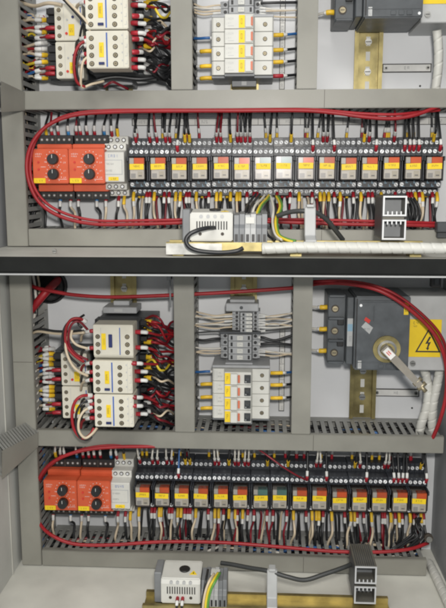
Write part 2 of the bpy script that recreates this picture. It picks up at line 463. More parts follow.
# --- orange monitoring modules
def make_timer():
    t = thing('monitoring_relay', '', 'monitoring relay', 0, 0, 0, 'orange monitoring relays with two knobs')
    m = MB('orange'); m.box(.4, 43.6, -8, 49.5, 9, 55, .8, 2)
    m.box(.2, 43.8, 1.5, 42.7, 55.1, 75, .9, 2)
    m.use('redp'); m.use('orange').box(1.2, 42.8, 44.6, 48.6, 55.05, 56, .3)
    m.use('mark')
    m.text(3.5, 12, 35.8, 37.6, 75, 'mark', 4); m.text(3.5, 10.5, 33.2, 34.6, 75, 'mark', 4)
    for cz in (30.7, 12.8):
        for a in range(-140, 141, 28):
            an = math.radians(90-a); x, z = 26+9.6*math.cos(an), cz+9.6*math.sin(an)
            m.use('mark').cyl(x, z, 75, 75.15, .55, 6)
        m.text(37.5, 41, cz+3, cz+4.6, 75, 'mark', 2); m.text(37.5, 41, cz-5, cz-3.4, 75, 'mark', 2); m.text(14.5, 17, cz-4, cz-2.6, 75, 'mark', 2)
    m.use('mark').box(30.6, 41.5, 6.5, 6.9, 75, 75.1); m.box(10, 16, 21.2, 21.6, 75, 75.1)
    m.build('body', t)
    for z0, z1 in ((49.7, 61), (-18, -8.2)):
        m = MB('black'); m.box(.6, 43.4, z0, z1, 9, 46, .5)
        m.use('hole')
        for k in range(6):
            x = 4.2+k*6.6+(1.6 if k > 2 else 0); m.cyl(x, (z0+z1)/2, 46, 46.2, 2.5, 10); m.use('lgrey').cyl(x, (z0+z1)/2, 46.2, 46.5, 1.3, 8); m.use('hole')
        m.box(21, 22.2, z0+1, z1-1, 46, 46.3)
        m.build('terminal_block', t)
    for cz in (30.7, 12.8):
        m = MB('black'); m.cyl(26, cz, 75.1, 82.5, 6.7, 24, r1=6.1); m.use('mark').box(25.7, 26.3, cz+1, cz+5.2, 82.5, 82.65)
        m.build('knob', t)
    for z in (27, 18.5): MB('redp').cyl(7.5, z, 75.1, 76.2, 1.3, 10).build('indicator_light', t)
    m = MB('yellow'); m.box(1, 15.5, 2, 8, 75.1, 75.8, .2); m.text(4.5, 12, 4, 6, 75.8, n=4); m.build('yellow_label', t)
    return t
tm = make_timer()
for c in (0, 1):
    z = c*DZ
    for j, xx in enumerate((-278.3, -234.0)):
        place(tm, f'orange monitoring relay with two black knobs, {"left" if j == 0 else "right"} one of the pair, {COMP[c]} compartment', xx-(3 if c else 0), z)
# --- white stepped modules
for c in (0, 1):
    t = thing('interface_module', f'cream stepped module between orange relays and relay row, {COMP[c]} compartment', 'module', -193.5-(1.5 if c else 0), c*DZ, 0, 'cream stepped modules')
    m = MB('white')
    m.prism([(9,-14),(40,-14),(40,-6),(56,-6),(56,1.5),(71,3.5),(71,39),(56,42),(56,50),(40,50),(40,60),(9,60)], 0, 26.5, 'x', .6)
    m.use('lgrey').box(2, 24.5, 12, 30, 71, 71.2); m.use('white').box(3, 23.5, 13, 29, 71.2, 71.4)
    m.text(7, 19, 33, 36, 71, 'blue', 4); m.text(4, 14, 24, 26, 71.4, 'tgrey', 5); m.text(4, 12, 16, 18, 71.4, 'tgrey', 4)
    m.build('body', t)
    m = MB('yellow'); m.box(7, 19.5, 5, 9.5, 71.1, 71.7, .2); m.text(10, 17, 6.3, 8.2, 71.7, n=3); m.build('yellow_label', t)
    for x in (5, 13, 21):
        for z, d in ((55,40),(46,56),(-2.2,56),(-10,40)):
            m = MB('hole'); m.cyl(x, z, d+.05, d+.3, 2.7, 12); m.use('screw').cyl(x, z, d+.3, d+.9, 1.7, 10); m.build('terminal_screw', t)

# --- contactors
def scr(t, x, z, d, r=2.9):
    m = MB('hole'); m.cyl(0, 0, .05, .35, r, 14); m.use('brass').cyl(0, 0, .35, .8, r*.68, 12); m.use('ink').box(-r*.55, r*.55, -.25, .25, .8, .9); m.box(-.25, .25, -r*.55, r*.55, .9, 1)
    o = m.build('terminal_screw', t); o.location = (x*S, -d*S, z*S); o.rotation_euler = (0, random.uniform(0,1.5), 0)
def make_contactor(first):
    """local: x from left of the cream front, z from its bottom"""
    t = thing('contactor', '', 'contactor', 0, 0, 0, 'cream contactors in two stacks')
    h = 41.5
    m = MB('dgrey'); m.box(-5, 66, .5, h-.5, 9, 62, .8); m.box(-3, 50, .8, h-.8, 62.05, 84, .6)
    m.use('black')
    for z in (6, 16, 26, 36): m.box(50.1, 58, z-3, z+3, 62.05, 74, .4); m.box(-9, -3.1, z-3, z+3, 45, 66, .4)
    m.use('screw').cyl(61, 8, 62.1, 63, 2.6, 12); m.cyl(61, 33, 62.1, 63, 2.6, 12)
    m.build('base', t)
    m = MB('cream')
    if first: m.prism([(84.1,.3),(112,.3),(115,4),(115,h),(84.1,h)], 0, 48, 'x', .7, 2)
    else: m.box(0, 48, .4, h-.3, 84.1, 115, .9, 2)
    d = 115
    if first:
        m.use('blue').box(31.5, 32.6, 5, 38, d, d+.25)
        m.use('lgrey').box(9, 9.4, 6, 38, d, d+.2)
        m.build('front', t)
        MB('navy').box(18.5, 23, 14, 30, d+.1, d+1.6, .4).build('button', t)
        m = MB('yellow'); m.box(9.8, 15.2, 11, 31, d+.1, d+.6, .2); m.use('ink').text(11, 14, 17, 25, d+.6, n=2); m.build('yellow_label', t)
        for z in (8, 17.5, 27): scr(t, 5.4, z, d); scr(t, 41, z, d)
    else:
        m.use('blue').box(22.6, 24.2, 2, 39, d, d+.3)
        m.use('lgrey').box(42, 42.3, 2, 39, d, d+.2)
        m.use('lgrey')
        for z in (5, 13.5, 23, 32): m.box(44, 46.5, z, z+.5, d, d+.2); m.box(46.1, 46.5, z+.6, z+4, d, d+.2); m.box(40.3, 41.5, z+3, z+5, d, d+.2)
        m.build('front', t)
        MB('navy').box(14, 20.5, 4.2, 7.2, d+.1, d+1.6, .3).build('button', t)
        m = MB('yellow'); m.box(14.5, 20, 12.5, 28.5, d+.1, d+.6, .2); m.use('ink').text(15.7, 18.7, 17, 24.5, d+.6, n=2); m.build('yellow_label', t)
        for z in (5.5, 14.6, 23.8, 33): scr(t, 6, z, d); scr(t, 33, z, d)
    return t
con1 = make_contactor(True); con2 = make_contactor(False)
ZC = 129.5                                     # bottom of the right stack, upper compartment
for c in (0, 1):
    z = ZC+c*DZ; xs = -199 if c == 0 else -201.5
    place(con2, f'cream contactor with yellow label, bottom of the larger stack, {COMP[c]} compartment', xs, z)
    place(con2, f'cream contactor with yellow label, {"topmost one in view" if c == 0 else "middle"} of the larger stack, {COMP[c]} compartment', xs-(0 if c == 0 else .8), z+42.3)
    if c: place(con1, 'cream contactor with dark blue button, top of the larger stack, lower compartment', xs+1, z+86)
    else: con1_up = None
    t = thing('end_bracket', f'grey rail end bracket at the {"bottom" if c == 0 else "top"} of the contactor stack, {COMP[c]} compartment', 'bracket', -183, (ZC-9 if c == 0 else ZC+DZ+129.5), 0)
    m = MB('tbody'); m.box(-20, 24, 0, 8, 9, 48, .8); m.box(-9, 12, 8.1 if c else -5, 14 if c else -.1, 9, 34, .8)
    m.use('lgrey').box(-5, 6, 2, 6, 48, 49); m.build('body', t)
# overload units, left stack
def make_aux():
    t = thing('auxiliary_contactor', '', 'contactor', 0, 0, 0, 'cream auxiliary contactors in the smaller stacks')
    m = MB('dgrey'); m.box(-13, 34, .5, 42.5, 9, 50, .8)
    m.use('rsl'); m.use('black')
    for z in (5, 15, 26, 36): m.box(-12.5, -2, z-3.4, z+3.4, 50.05, 60, .4)
    m.build('base', t)
    m = MB('cream'); m.box(0, 33, .4, 42.4, 50.1, 70, .8, 2)
    m.use('blue').box(30.6, 31.8, 18, 38, 70, 70.25); m.use('lgrey').box(11, 11.3, 2, 40, 70, 70.2)
    m.use('redp').cyl(14, 8.5, 70, 71.2, 1.6, 10); m.use('navy').cyl(22, 27, 70, 71.2, 1.6, 10); m.use('lgrey').cyl(15, 24, 70, 70.8, 1.2, 10)
    m.build('front', t)
    m = MB('yellow'); m.box(16.5, 23.5, 6, 19, 70.1, 70.6, .2); m.text(18, 22, 10, 14, 70.6, n=2); m.build('yellow_label', t)
    for z in (6, 15.5, 25.5, 35): scr(t, 5.4, z, 70, 2.5)
    return t
aux = make_aux()
for c in (0, 1):
    x = -246.5 if c == 0 else -253.5
    for j in (0, 1):
        place(aux, f'small cream contactor with screw column, {"lower" if j == 0 else "upper"} one of the left stack, {COMP[c]} compartment', x, 125+c*DZ+j*43.3)

# --- terminals and breakers
def make_breaker(low):
    t = thing('circuit_breaker', '', 'circuit breaker', 0, 0, 0, 'white circuit breakers stacked on upright rails')
    h = 16.2
    m = MB('white'); m.prism([(-61,9),(-61,63),(-59,65),(-46,65),(-45,70),(-44.5,82),(-11.5,82),(-11,70),(-10,65),(10.5,65),(12,63),(12,9)], .15, h-.15, 'z', .4)
    m.use('lgrey')
    m.box(-55.4, -54.9, 3, 13, 65, 65.15)
    if low:
        m.box(-58, -57.6, 2, 14, 65, 65.15)
        m.text(-54, -50, 9.5, 11.5, 65, 'tgrey', 3); m.text(-54, -48, 5, 7, 65, 'tgrey', 4)
    else:
        m.text(-43, -34, 10, 12.2, 82, 'lgrey', 4); m.text(-43, -37, 5, 7, 82, 'lgrey', 3); m.use('lgrey').box(-41, -34, 3, 3.5, 82, 82.15)
    m.build('body', t)
    lx = -44 if low else -28
    m = MB('yellow'); m.box(lx-.3, lx+6.6, .9, 15, 82.1, 82.7, .2); m.use('ink').text(lx+1.8, lx+4.4, 5, 11, 82.7, n=1); m.build('yellow_label', t)
    m = MB('white'); m.box(lx+7, lx+15.5, 1.2, 14.8, 82.1, 87 if low else 84, .6); m.build('switch_housing', t)
    m = MB('redo'); m.box(lx+(16 if low else 13.6), lx+(18.6 if low else 16), 3, 12.6, 82.1, 84.5, .3); m.build('position_window', t)
    if low:
        m = MB('dgrey'); m.box(-20, -12, 2.5, 13, 82.1, 83.2, .3); m.prism([(83.3,5),(92,8),(92,11),(83.3,12)], -18.5, -13.5, 'x', .4); m.use('lgrey').cyl(-18, 4.5, 83.2, 83.7, 1, 8)
        m.build('toggle', t)
    scr(t, -53 if not low else -57, 8, 65, 2.6) if not low else None
    scr(t, 2, 8, 65, 2.6)
    return t
brk = [make_breaker(False), make_breaker(True)]
for c in (0, 1):
    for j in range(4):
        place(brk[c], f'white circuit breaker with yellow label, {ORD[3-j]} from the top of four, {COMP[c]} compartment', 0, 128.5+c*DZ+j*16.4-(1.5 if c else 0))
    t = thing('end_bracket', f'dark grey end plate closing the bottom of the breakers, {COMP[c]} compartment', 'bracket', 0, 128.4+c*DZ-(1.5 if c else 0), 0)
    m = MB('tgrey'); m.box(-61, 12, -3, -.1, 9, 62, .4); m.box(-45, -10, -3, -.1, 62.05, 78, .4); m.box(-38, -8, -10, -3.05, 9, 40, .6); m.use('lgrey').box(-26, -20, -8.5, -4, 40, 41); m.build('body', t)
    t = thing('end_plate', f'grey end plate between the terminals and the breakers, {COMP[c]} compartment', 'end plate', 0, 194.3+c*DZ-(1.5 if c else 0), 0)
    m = MB('tbody'); m.box(-61, 12, 0, 3.4, 9, 63, .6); m.box(-45, -10, 3.5, 5.5, 9, 58, .4); m.build('body', t)
def make_terminal(w, tabs):
    t = thing('terminal_block', '', 'terminal', 0, 0, 0, 'grey rail terminals above the breakers')
    x0, x1 = (-52, -1) if w else (-37, -1)
    h = 8.3 if w else 5.0
    m = MB('tbody'); m.prism([(x0,9),(x0,36),(x0+4,38),(x0+9,38),(x0+11,50),(x1-11,50),(x1-9,38),(x1-4,38),(x1,36),(x1,9)], .12, h-.12, 'z', .3)
    m.use('black')
    for xx in (x0+6, x1-6): m.cyl(xx, h/2, 38.02, 38.3, min(2.2, h*.38), 10)
    for xx in (x0+13.5, x1-15.5): m.box(xx, xx+2.6, h*.2, h*.8, 50.02, 50.3)
    m.build('body', t)
    m = MB('white')
    mx = (x0+x1)/2+(0 if w else 4)
    m.box(mx-3.8, mx+3.8, h*.16, h*.84, 50.1, 51.5, .3); m.text(mx-2.4, mx+2.4, h*.36, h*.64, 51.5, 'tgrey', 3)
    m.build('marker_tag', t)
    return t
tw = make_terminal(True, 1); tn = make_terminal(False, 1)
nw = 4
for c in (0, 1):
    z0 = 201.5+c*DZ-(2 if c else 0)
    for j in range(nw if c else 2):
        place(tw, f'wide grey rail terminal with white tag, {ORD[j]} above the breakers, {COMP[c]} compartment', 0, z0+j*8.5)
    if c:
        for j in range(5): place(tn, f'narrow grey rail terminal with white tag, {ORD[4-j]} from the top, lower compartment', 0, z0+nw*8.5+3+j*5.1)
        t = thing('end_bracket', 'grey end bracket on top of the terminals, lower compartment', 'bracket', 0, z0+nw*8.5+29, 0)
        m = MB('tbody'); m.box(-45, -3, 0, 10.5, 9, 46, 1); m.box(-40, -8, 10.6, 14.5, 9, 40, .8); m.use('dgrey').cyl(-25, 5, 46, 46.4, 2.2, 12); m.build('body', t)
        t = thing('separator_plate', 'thin grey separator between wide and narrow terminals, lower compartment', 'separator', 0, z0+nw*8.5, 0)
        m = MB('dgrey'); m.box(-53, 0, .2, 2.6, 9, 46, .3); m.build('body', t)
    else:
        for j in range(3): place(tn, f'narrow grey rail terminal with white tag, {ORD[j]} above the wide ones, upper compartment', 0, z0+17.3+j*5.1)

# --- rotary isolator
def isolator(c):
    zt, zb = (-132., -223.) if c else (292., 186.)
    xl = 83.
    h = zt-zb
    t = thing('rotary_isolator', f'dark grey rotary switch isolator with yellow crimped wires at its left, {COMP[c]} compartment', 'isolator', xl, zb, 0, 'dark grey rotary isolators')
    m = MB('isol')
    m.box(0, 22, 2, h-2, 9, 62, 1)
    for k in range(4): m.box(1, 20, 2+k*(h-7)/3, 5+k*(h-7)/3, 62.05, 68, .5)
    m.box(22.1, 30, 4, h-3, 9, 78, .8); m.box(30.2, 96, 0, h, 9, 90, 1.6, 2)
    m.use('black').box(31.5, 33, 3, h-3, 90, 90.3)
    m.box(12, 20, 24, 33, 62.05, 66, .6); m.box(12, 20, 51, 60, 62.05, 66, .6)
    m.use('isol').box(36, 93, h-7, h-5, 90.05, 92, .4)
    for k in range(3): m.box(60+k*9, 66+k*9, 3, 8, 90.05, 91, .3)
    m.box(34, 94, 9.5, 10.3, 90.05, 90.6); m.box(52, 53, h-30, h-12, 90.05, 90.8, .2)
    m.use('screw')
    for xx, zz in ((33.8+3,h-11),(92,4.5)): m.cyl(xx, zz, 90.05, 90.9, 1.7, 10)
    m.build('body', t)
    for z in (15, 43, 71):
        m = MB('hole'); m.cyl(9, z, 62.1, 62.6, 5, 16); m.use('brass').cyl(9, z, 62.6, 63.6, 3.4, 14); m.use('ink').box(-2.5+9, 2.5+9, z-.4, z+.4, 63.6, 63.7); m.build('terminal_screw', t)
    m = MB('lgrey'); m.box(22.6, 29.4, 27, 62, 78.1, 79, .3); m.use('sblue').box(23, 29, 46, 55, 79, 79.15); m.text(23.5, 28.5, 33, 40, 79, 'tgrey', 2); m.build('rating_label', t)
    m = MB('lgrey'); m.box(35, 39.5, 2, 12, 90.1, 90.6, .2); m.text(36, 39, 4, 10, 90.6, 'tgrey', 1); m.build('lower_label', t)
    m = MB('yellow'); m.box(88, 93.5, h-22, h-7, 90.1, 90.7, .2); m.use('ink').text(89, 92.5, h-18, h-11, 90.7, n=1); m.build('yellow_label', t)
    m = MB('redp'); m.hexa([(41,62,90.1),(47,58,90.1),(49,62,90.1),(43,66,90.1)], [(41,62,90.5),(47,58,90.5),(49,62,90.5),(43,66,90.5)])
    m.use('lgrey').hexa([(38,54,90.1),(48,45,90.1),(52,53,90.1),(43,60,90.1)], [(38,54,90.5),(48,45,90.5),(52,53,90.5),(43,60,90.5)])
    m.text(41, 48, 50, 52, 90.5, 'ink', 4)
    m.build('switch_label', t)
    cx, cz = 152.-83, (h-64. if c else h-52.)
    m = MB('zinc'); m.cyl(cx, cz, 90.1, 93, 16.5, 32); m.use('steel').cyl(cx, cz, 93.05, 96, 11.5, 28); m.use('zinc').cyl(cx, cz, 96.05, 99, 8.5, 24); m.build('rotary_hub', t)
    m = MB('lever')
    a = Vector((cx-3, cz+2, 108)); b = Vector((cx+34, cz-35 if c else cz+35, 130))
    di = (b-a).normalized(); pr = Vector((di.y, -di.x, 0)).normalized()
    up = Vector((0, 0, 1))
    def quad(p, w, hgt): return [tuple(p+pr*w-up*hgt), tuple(p-pr*w-up*hgt), tuple(p-pr*w+up*hgt), tuple(p+pr*w+up*hgt)]
    m.hexa(quad(a-di*5, 5.2, 4), quad(b, 3.6, 2.6))
    m.cyl(cx, cz, 99.1, 106, 6, 16)
    m.use('mark'); q = a+up*4.2
    m.hexa([tuple(q+pr*4-di*3), tuple(q-pr*4-di*3), tuple(q-pr*4+di*10), tuple(q+pr*4+di*10)], [tuple(q+pr*4-di*3+up*.6), tuple(q-pr*4-di*3+up*.6), tuple(q-pr*4+di*10+up*1.2), tuple(q+pr*4+di*10+up*1.2)])
    m.use('redp')
    q = a+up*5.6
    for s in (-1.2, 1.2):
        e = q+pr*s
        m.hexa([tuple(e-pr*.5), tuple(e+pr*.5), tuple(e+pr*.5+di*5+up*.3), tuple(e-pr*.5+di*5+up*.3)], [tuple(e-pr*.5+up*.6), tuple(e+pr*.5+up*.6), tuple(e+pr*.5+di*5+up*.9), tuple(e-pr*.5+di*5+up*.9)])
    h0 = m.build('handle', t)
    m = MB('brass')
    for k in (-6, 1): m.tube([tuple(b+di*k-pr*7), tuple(b+di*k+pr*5)], 2.6, 10)
    m.tube([tuple(b-di*2), tuple(b+di*9)], 2.4, 10)
    m.build('handle_pin', h0)
    # grey bracket plate beside the switch
    g = thing('mounting_bracket', f'grey sheet metal bracket to the right of the rotary switch, {COMP[c]} compartment', 'bracket', xl+97, zb, 0)
    m = MB('lgrey'); m.box(0, XR-2-(xl+97), -3, h-1, 1, 76, 1); m.build('plate', g)
    m = MB('steel'); m.cyl(7, 6, 76.1, 78, 3.4, 14); m.use('ink').box(4.6, 9.4, 5.6, 6.4, 78, 78.1); m.build('screw', g)
    x0, x1, z0, z1 = (1.5, 40, 61.2, 14.2) if c else (1.5, 40, 64.5, 17.5)
    s = thing('warning_sign', f'yellow electric shock warning sign with black triangle, {COMP[c]} compartment', 'warning sign', xl+97, zb, 76, 'yellow warning signs')
    m = MB('yellow'); m.box(x0, x1, z1, z0, .1, .7, .2); m.build('sticker', s)
    m = MB('ink')
    tx, bz, th, tw_ = x0+(x1-x0)*.60, z1+6, 30., 15.5
    def tri(k): return [(tx-tw_*k, bz+th*.33-th*.33*k), (tx+tw_*k, bz+th*.33-th*.33*k), (tx, bz+th*.33+th*.67*k)]
    o, i_ = tri(1), tri(.82)
    for q in range(3):
        p0, p1 = o[q], o[(q+1)%3]; r0, r1 = i_[q], i_[(q+1)%3]
        m.prism([p0, p1, r1, r0], .72, .86, 'd')
    m.prism([(tx+1.2,bz+20),(tx-3.6,bz+10.5),(tx-.2,bz+11),(tx-1.4,bz+5.5),(tx-2.8,bz+5.6),(tx-.2,bz+2.4),(tx+1.6,bz+6),(tx+.3,bz+5.8),(tx+3.2,bz+13),(tx-.2,bz+12.4),(tx+3.2,bz+19)], .72, .86, 'd')
    m.text(x0+4, x0+11, z0-6, z0-3, .7, 'ink', 2); m.text(x0+4, x0+9, z0-9.5, z0-7.5, .7, 'ink', 3)
    m.build('warning_symbol', s)
    # label strip on the plate
    lz = (-276. if c else 144.5); lx = 182.5 if c else 180.
    l = thing('label_strip', f'small white label plate with two screws under the rotary switch, {COMP[c]} compartment', 'label', lx, lz, 0, 'white label strips')
    m = MB('ink'); m.box(-30.5, 30.5, -5.4, 5.4, .3, 1.2); m.use('mark').box(-29.2, 29.2, -4.1, 4.1, 1.25, 1.7)
    m.text(-3.5, 3.5, -1.6, 1.8, 1.7, 'tgrey', 2); m.build('strip', l)
    for x in (-26, 26): MB('steel').cyl(x, 0, 1.75, 3, 2.6, 12).use('ink').cyl(x, 0, 3, 3.1, 1.4, 8).build('screw', l)
    for k, (zz) in enumerate((15, 43, 71)):
        sz = zb+zz
        if sz > 245: continue
        wire([(xl+1, sz, 50), (xl-5, sz, 52), (xl-14, sz-.5, 48), (63.5-3, sz-1, 40)], 'h', f'white wire with yellow sleeve at the left of the isolator, {ORD[2-k]} from top, {COMP[c]} compartment' if c else 'white wire with yellow sleeve at the left of the isolator, upper compartment', 'wires entering the isolators', 1.6, [(10, 3.1, 'y'), (3, 2.3, 'h')])
isolator(0); isolator(1)

# --- printed strips on the plates
def strip(label, x, z, w, h, vert=False, n=10):
    l = thing('label_strip', label, 'label', x, z, 0, 'white label strips')
    m = MB('ink'); m.box(0, w, 0, h, .3, .9); m.use('mark').box(.8 if vert else 0.8, w-.8, .8, h-.8, .95, 1.3)
    m.build('strip', l)
    m = MB('ink')
    for i in range(n):
        if vert: zc = (i+.5)*h/n; m.text(w*.25, w*.75, zc-2.5, zc+2.5, 1.3, 'tgrey', 1); m.use('ink').box(.9, w-.9, i*h/n+.9, i*h/n+1.3, 1.3, 1.4)
        else:
            xc = (i+.5)*w/n; m.text(xc-4.5, xc+4.5, h*.32, h*.68, 1.3, 'tgrey', 3); m.use('ink').box(i*w/n+.9, i*w/n+1.4, .9, h-.9, 1.3, 1.4)
    m.build('printing', l); return l
x, z = at(132,126,0); strip('long white printed strip on the plate above the upper relay row', x, z, XR-2-x, at(240,118,0)[1]-z, n=15)
x, z = at(279,90,0); strip('narrow upright printed strip to the right of the breakers, upper compartment', x, z, 7, 160, True, 16)
x, z = at(278.5,411,0); strip('narrow upright printed strip to the right of the breakers, lower compartment', x, z, 7.5, at(278,325,0)[1]-z, True, 11)

# ------------------------------------------------------------------ wires of the relay rows
TOP = [  # photo x, sleeve, wire colour, low (reaches the inner screw row)
 [(48,'y','k',0),(53.6,'r','d',0),(60,'r','k',0),(70,'b','k',0),(78,'r','d',0),(82,'r','k',0),(88.5,'r','k',0),(96,'r','k',0),(105.5,'b','k',0),(113,'r','k',0),(118.7,'y','k',0),
  (136,'r','k',0),(150,'r','k',0),(157,'r','d',0),(165.7,'r','k',0),(170,'r','k',0),(179,'r','k',1),(185,'y','k',0),(189.6,'y','k',0),(216.7,'r','d',0),(220.7,'r','d',0),(230.5,'y','k',0),
  (237.4,'r','d',0),(241,'r','k',0),(245.3,'r','k',0),(250,'r','k',0),(270,'y','k',0),(291,'y','k',0),(312,'r','k',1),(323,'r','k',0),(327,'r','k',0),(333,'r','k',1),
  (364,'y','k',0),(369,'r','k',0),(374,'r','k',1),(394,'r','d',0),(402,'r','k',1),(407,'r','k',1),(411,'r','k',1),(416,'r','k',1),(433.4,'y','k',0),(437,'r','k',1)],
 [(57,'y','h',0),(62,'r','h',0),(66,'r','h',0),(78,'b','h',0),(84.3,'r','h',0),(90,'r','h',0),(95.4,'r','h',0),(101.6,'r','h',0),(112,'b','h',0),(117.6,'r','h',0),(125,'y','k',0),
  (139.9,'r','h',0),(152.7,'r','h',0),(157.9,'r','h',0),(167,'r','h',0),(172,'r','h',0),(180,'r','b',1),(185.5,'y','k',0),(190,'y','k',0),(215,'r','h',0),(218.8,'r','h',0),(229,'y','k',0),
  (235,'r','h',0),(238.6,'r','h',0),(244.8,'r','h',0),(248.5,'r','h',0),(267.5,'y','k',0),(288,'y','k',0),(306.4,'r','k',1),(316.3,'r','h',0),(320.5,'r','h',0),(325.7,'r','k',1),
  (355,'y','k',0),(360,'r','h',0),(365,'r','k',1),(384.6,'r','h',0),(388.5,'r','h',0),(392,'r','k',1),(396.5,'r','k',1),(400.5,'r','k',1),(404.5,'r','k',1),(421,'y','k',0),(424,'r','k',1)]]
BOT = [
 [(45,'r','k'),(61.7,'b','k'),(72,'r','w'),(79.7,'r','k'),(98,'b','k'),(107,'r','w'),(119.5,'r','k'),(125,'y','w'),(134,'y','w'),(147,'r','k'),(150,'r','k'),(154.6,'y','w'),(164.5,'r','k'),(169.4,'r','k'),
  (176,'y','w'),(180.5,'y','k'),(186.6,'r','k'),(189.6,'r','k'),(196.5,'y','w'),(209,'r','k'),(216.7,'y','w'),(220.7,'y','k'),(230.5,'y','k'),(237,'y','w'),(240,'y','k'),(247,'r','k'),(254,'r','k'),(257,'r','k'),(277,'r','d'),
  (290,'r','d'),(299,'y','w'),(312,'r','d'),(320,'y','k'),(324,'y','w'),(328.6,'y','k'),(334,'r','k'),(340,'y','w'),(353,'r','k'),(360.7,'y','w'),(368,'r','k'),(372,'r','k'),(381,'y','k'),(395,'r','k'),(407.5,'r','k'),(411,'r','k'),(415,'y','k'),(419,'r','w'),(422,'y','w'),(432,'r','k'),(436.6,'y','k')],
 [(54.7,'r','w'),(72,'b','k'),(83,'r','w'),(89.8,'r','k'),(106.5,'b','k'),(118.8,'r','w'),(126.2,'r','k'),(131.2,'y','w'),(139.4,'y','w'),(152,'r','k'),(155,'r','k'),(159.6,'y','w'),(161.5,'y','d'),(169.5,'r','k'),(172.4,'r','w'),
  (178,'y','w'),(181.3,'y','k'),(185,'r','k'),(188,'r','k'),(190.4,'r','k'),(196,'y','w'),(208.4,'r','k'),(215,'y','w'),(218.8,'y','d'),(223.7,'r','k'),(229,'y','k'),(235.4,'y','w'),(237.4,'r','d'),(242.8,'y','k'),(247.8,'r','k'),(254,'r','d'),
  (267,'r','d'),(273,'r','d'),(286.7,'r','d'),(293.4,'y','w'),(306,'r','k'),(312,'y','w'),(316.3,'y','k'),(319,'y','k'),(323,'r','k'),(331.6,'y','w'),(344.6,'r','k'),(350.8,'y','w'),(354.5,'y','k'),(357,'r','k'),(363.6,'r','k'),(371.3,'y','w'),
  (382.4,'r','d'),(384.6,'r','k'),(390.7,'y','w'),(395,'r','k'),(399,'y','k'),(402,'r','k'),(410,'y','w'),(414,'r','k'),(421,'y','k'),(423.5,'r','k')]]
def where(x, c):
    if x < -234.5-(3 if c else 0): return f'left orange monitoring relay'
    if x < -191.5: return f'right orange monitoring relay'
    if x < -166: return f'cream stepped module'
    return f'{ORD[max(0,min(14,round((x-X0)/PITCH_X)))]} relay'
def wires(lst, c, above):
    z = c*DZ; by = {}
    items = []
    for it in lst:
        px = it[0]; yy = (150 if c == 0 else 465) if above else (200 if c == 0 else 515)
        x = at(px, yy, 36)[0]; w = where(x, c)
        key = (w, it[1], it[2]); by.setdefault(key, []).append(x); items.append((x, it, key))
    for x, it, key in items:
        w, s, col = key; cnt = len(by[key]); i = by[key].index(x)
        lab = f'{WC[col][1]} wire with {SC[s][1]} sleeve {"above" if above else "below"} the {w}, {COMP[c]} row'
        if cnt > 1: lab += f', {ORD[i]} of {cnt}'
        timer = x < -166
        j = random.uniform
        if above:
            low = it[3]
            d0 = 40 if timer else (53 if low else 36); z0 = (61 if timer else (ZR+19 if low else ZR+31))+z
            dx = j(-2.5, 2.5)
            dd = 40 if not low else 48
            pts = [(x, z0-2, d0-2), (x, z0+5, d0+2), (x+dx*.3, z0+13, dd+4), (x+dx, 86+z, 40+j(-6,6)), (x+dx*1.3, 98+z, 34)]
            ends = [((11.5 if s == 'y' else 8), 2.1, s)]
            if s != 'y': ends.append((6.5, 1.9, 'h'))
            wire(pts, col, lab, 'wires above the relay rows', 1.45 if col == 'k' else 1.3, ends)
        else:
            d0 = 40 if timer else 37; z0 = (-16 if timer else ZR-35)+z
            dx = j(-5, 5); b = j(-3, 3)
            pts = [(x, z0+2, d0-2), (x, z0-5, d0+3), (x+b*.2, z0-12, d0+4), (x+b+dx*.4, z0-26 if not timer else z0-20, 42+j(-6,6)), (x+dx, -52+z if c == 0 else -474, 40), (x+dx, -62+z if c == 0 else -486, 34)]
            ends = [((12.5 if s == 'y' else 8), 2.15, s)]
            if s != 'y' or random.random() < .4: ends.append((7, 2.0, 'h'))
            wire(pts, col, lab, 'wires below the relay rows', 1.65 if col in 'kw' else 1.4, ends)
def back_wires(c):
    z = c*DZ
    for i in range(15):
        x = X0+i*PITCH_X
        for k in range(3):
            xx = x+(-7.5,5,-1)[k]+random.uniform(-2.5, 2.5); e = xx+random.uniform(-5, 5)
            col = random.choice('kkkkwdk')
            z0 = ZR-33+z; zl = -54. if c == 0 else -476.
            wire([(xx, z0, 20), (xx, z0-6, 21), (xx+random.uniform(-2,2), z0-15, 24), (e, zl, 27), (e, zl-9, 24)], col,
                 f'{WC[col][1]} wire behind the others below the {ORD[i]} relay, {("left","right","middle")[k]} one, {COMP[c]} row', 'wires below the relay rows', 1.6, [(random.choice((6,8)), 2.0, random.choice('yrh'))], bulk=True)
            if k == 0 or random.random() < .4:
                xx = x+random.uniform(-9, 9); e = xx+random.uniform(-3, 3); z0 = ZR+33+z
                col = random.choice('kkkd')
                wire([(xx, z0, 18), (xx, z0+7, 19), (e, 86+z, 22), (e, 97+z, 20)], col,
                     f'{WC[col][1]} wire behind the others above the {ORD[i]} relay, {"left" if k == 0 else "right"} one, {COMP[c]} row', 'wires above the relay rows', 1.35, [(8, 1.9, random.choice('ry')), (6, 1.7, 'h')], bulk=True)
back_wires(0); back_wires(1)
for c in (0, 1): wires(TOP[c], c, True); wires(BOT[c], c, False)

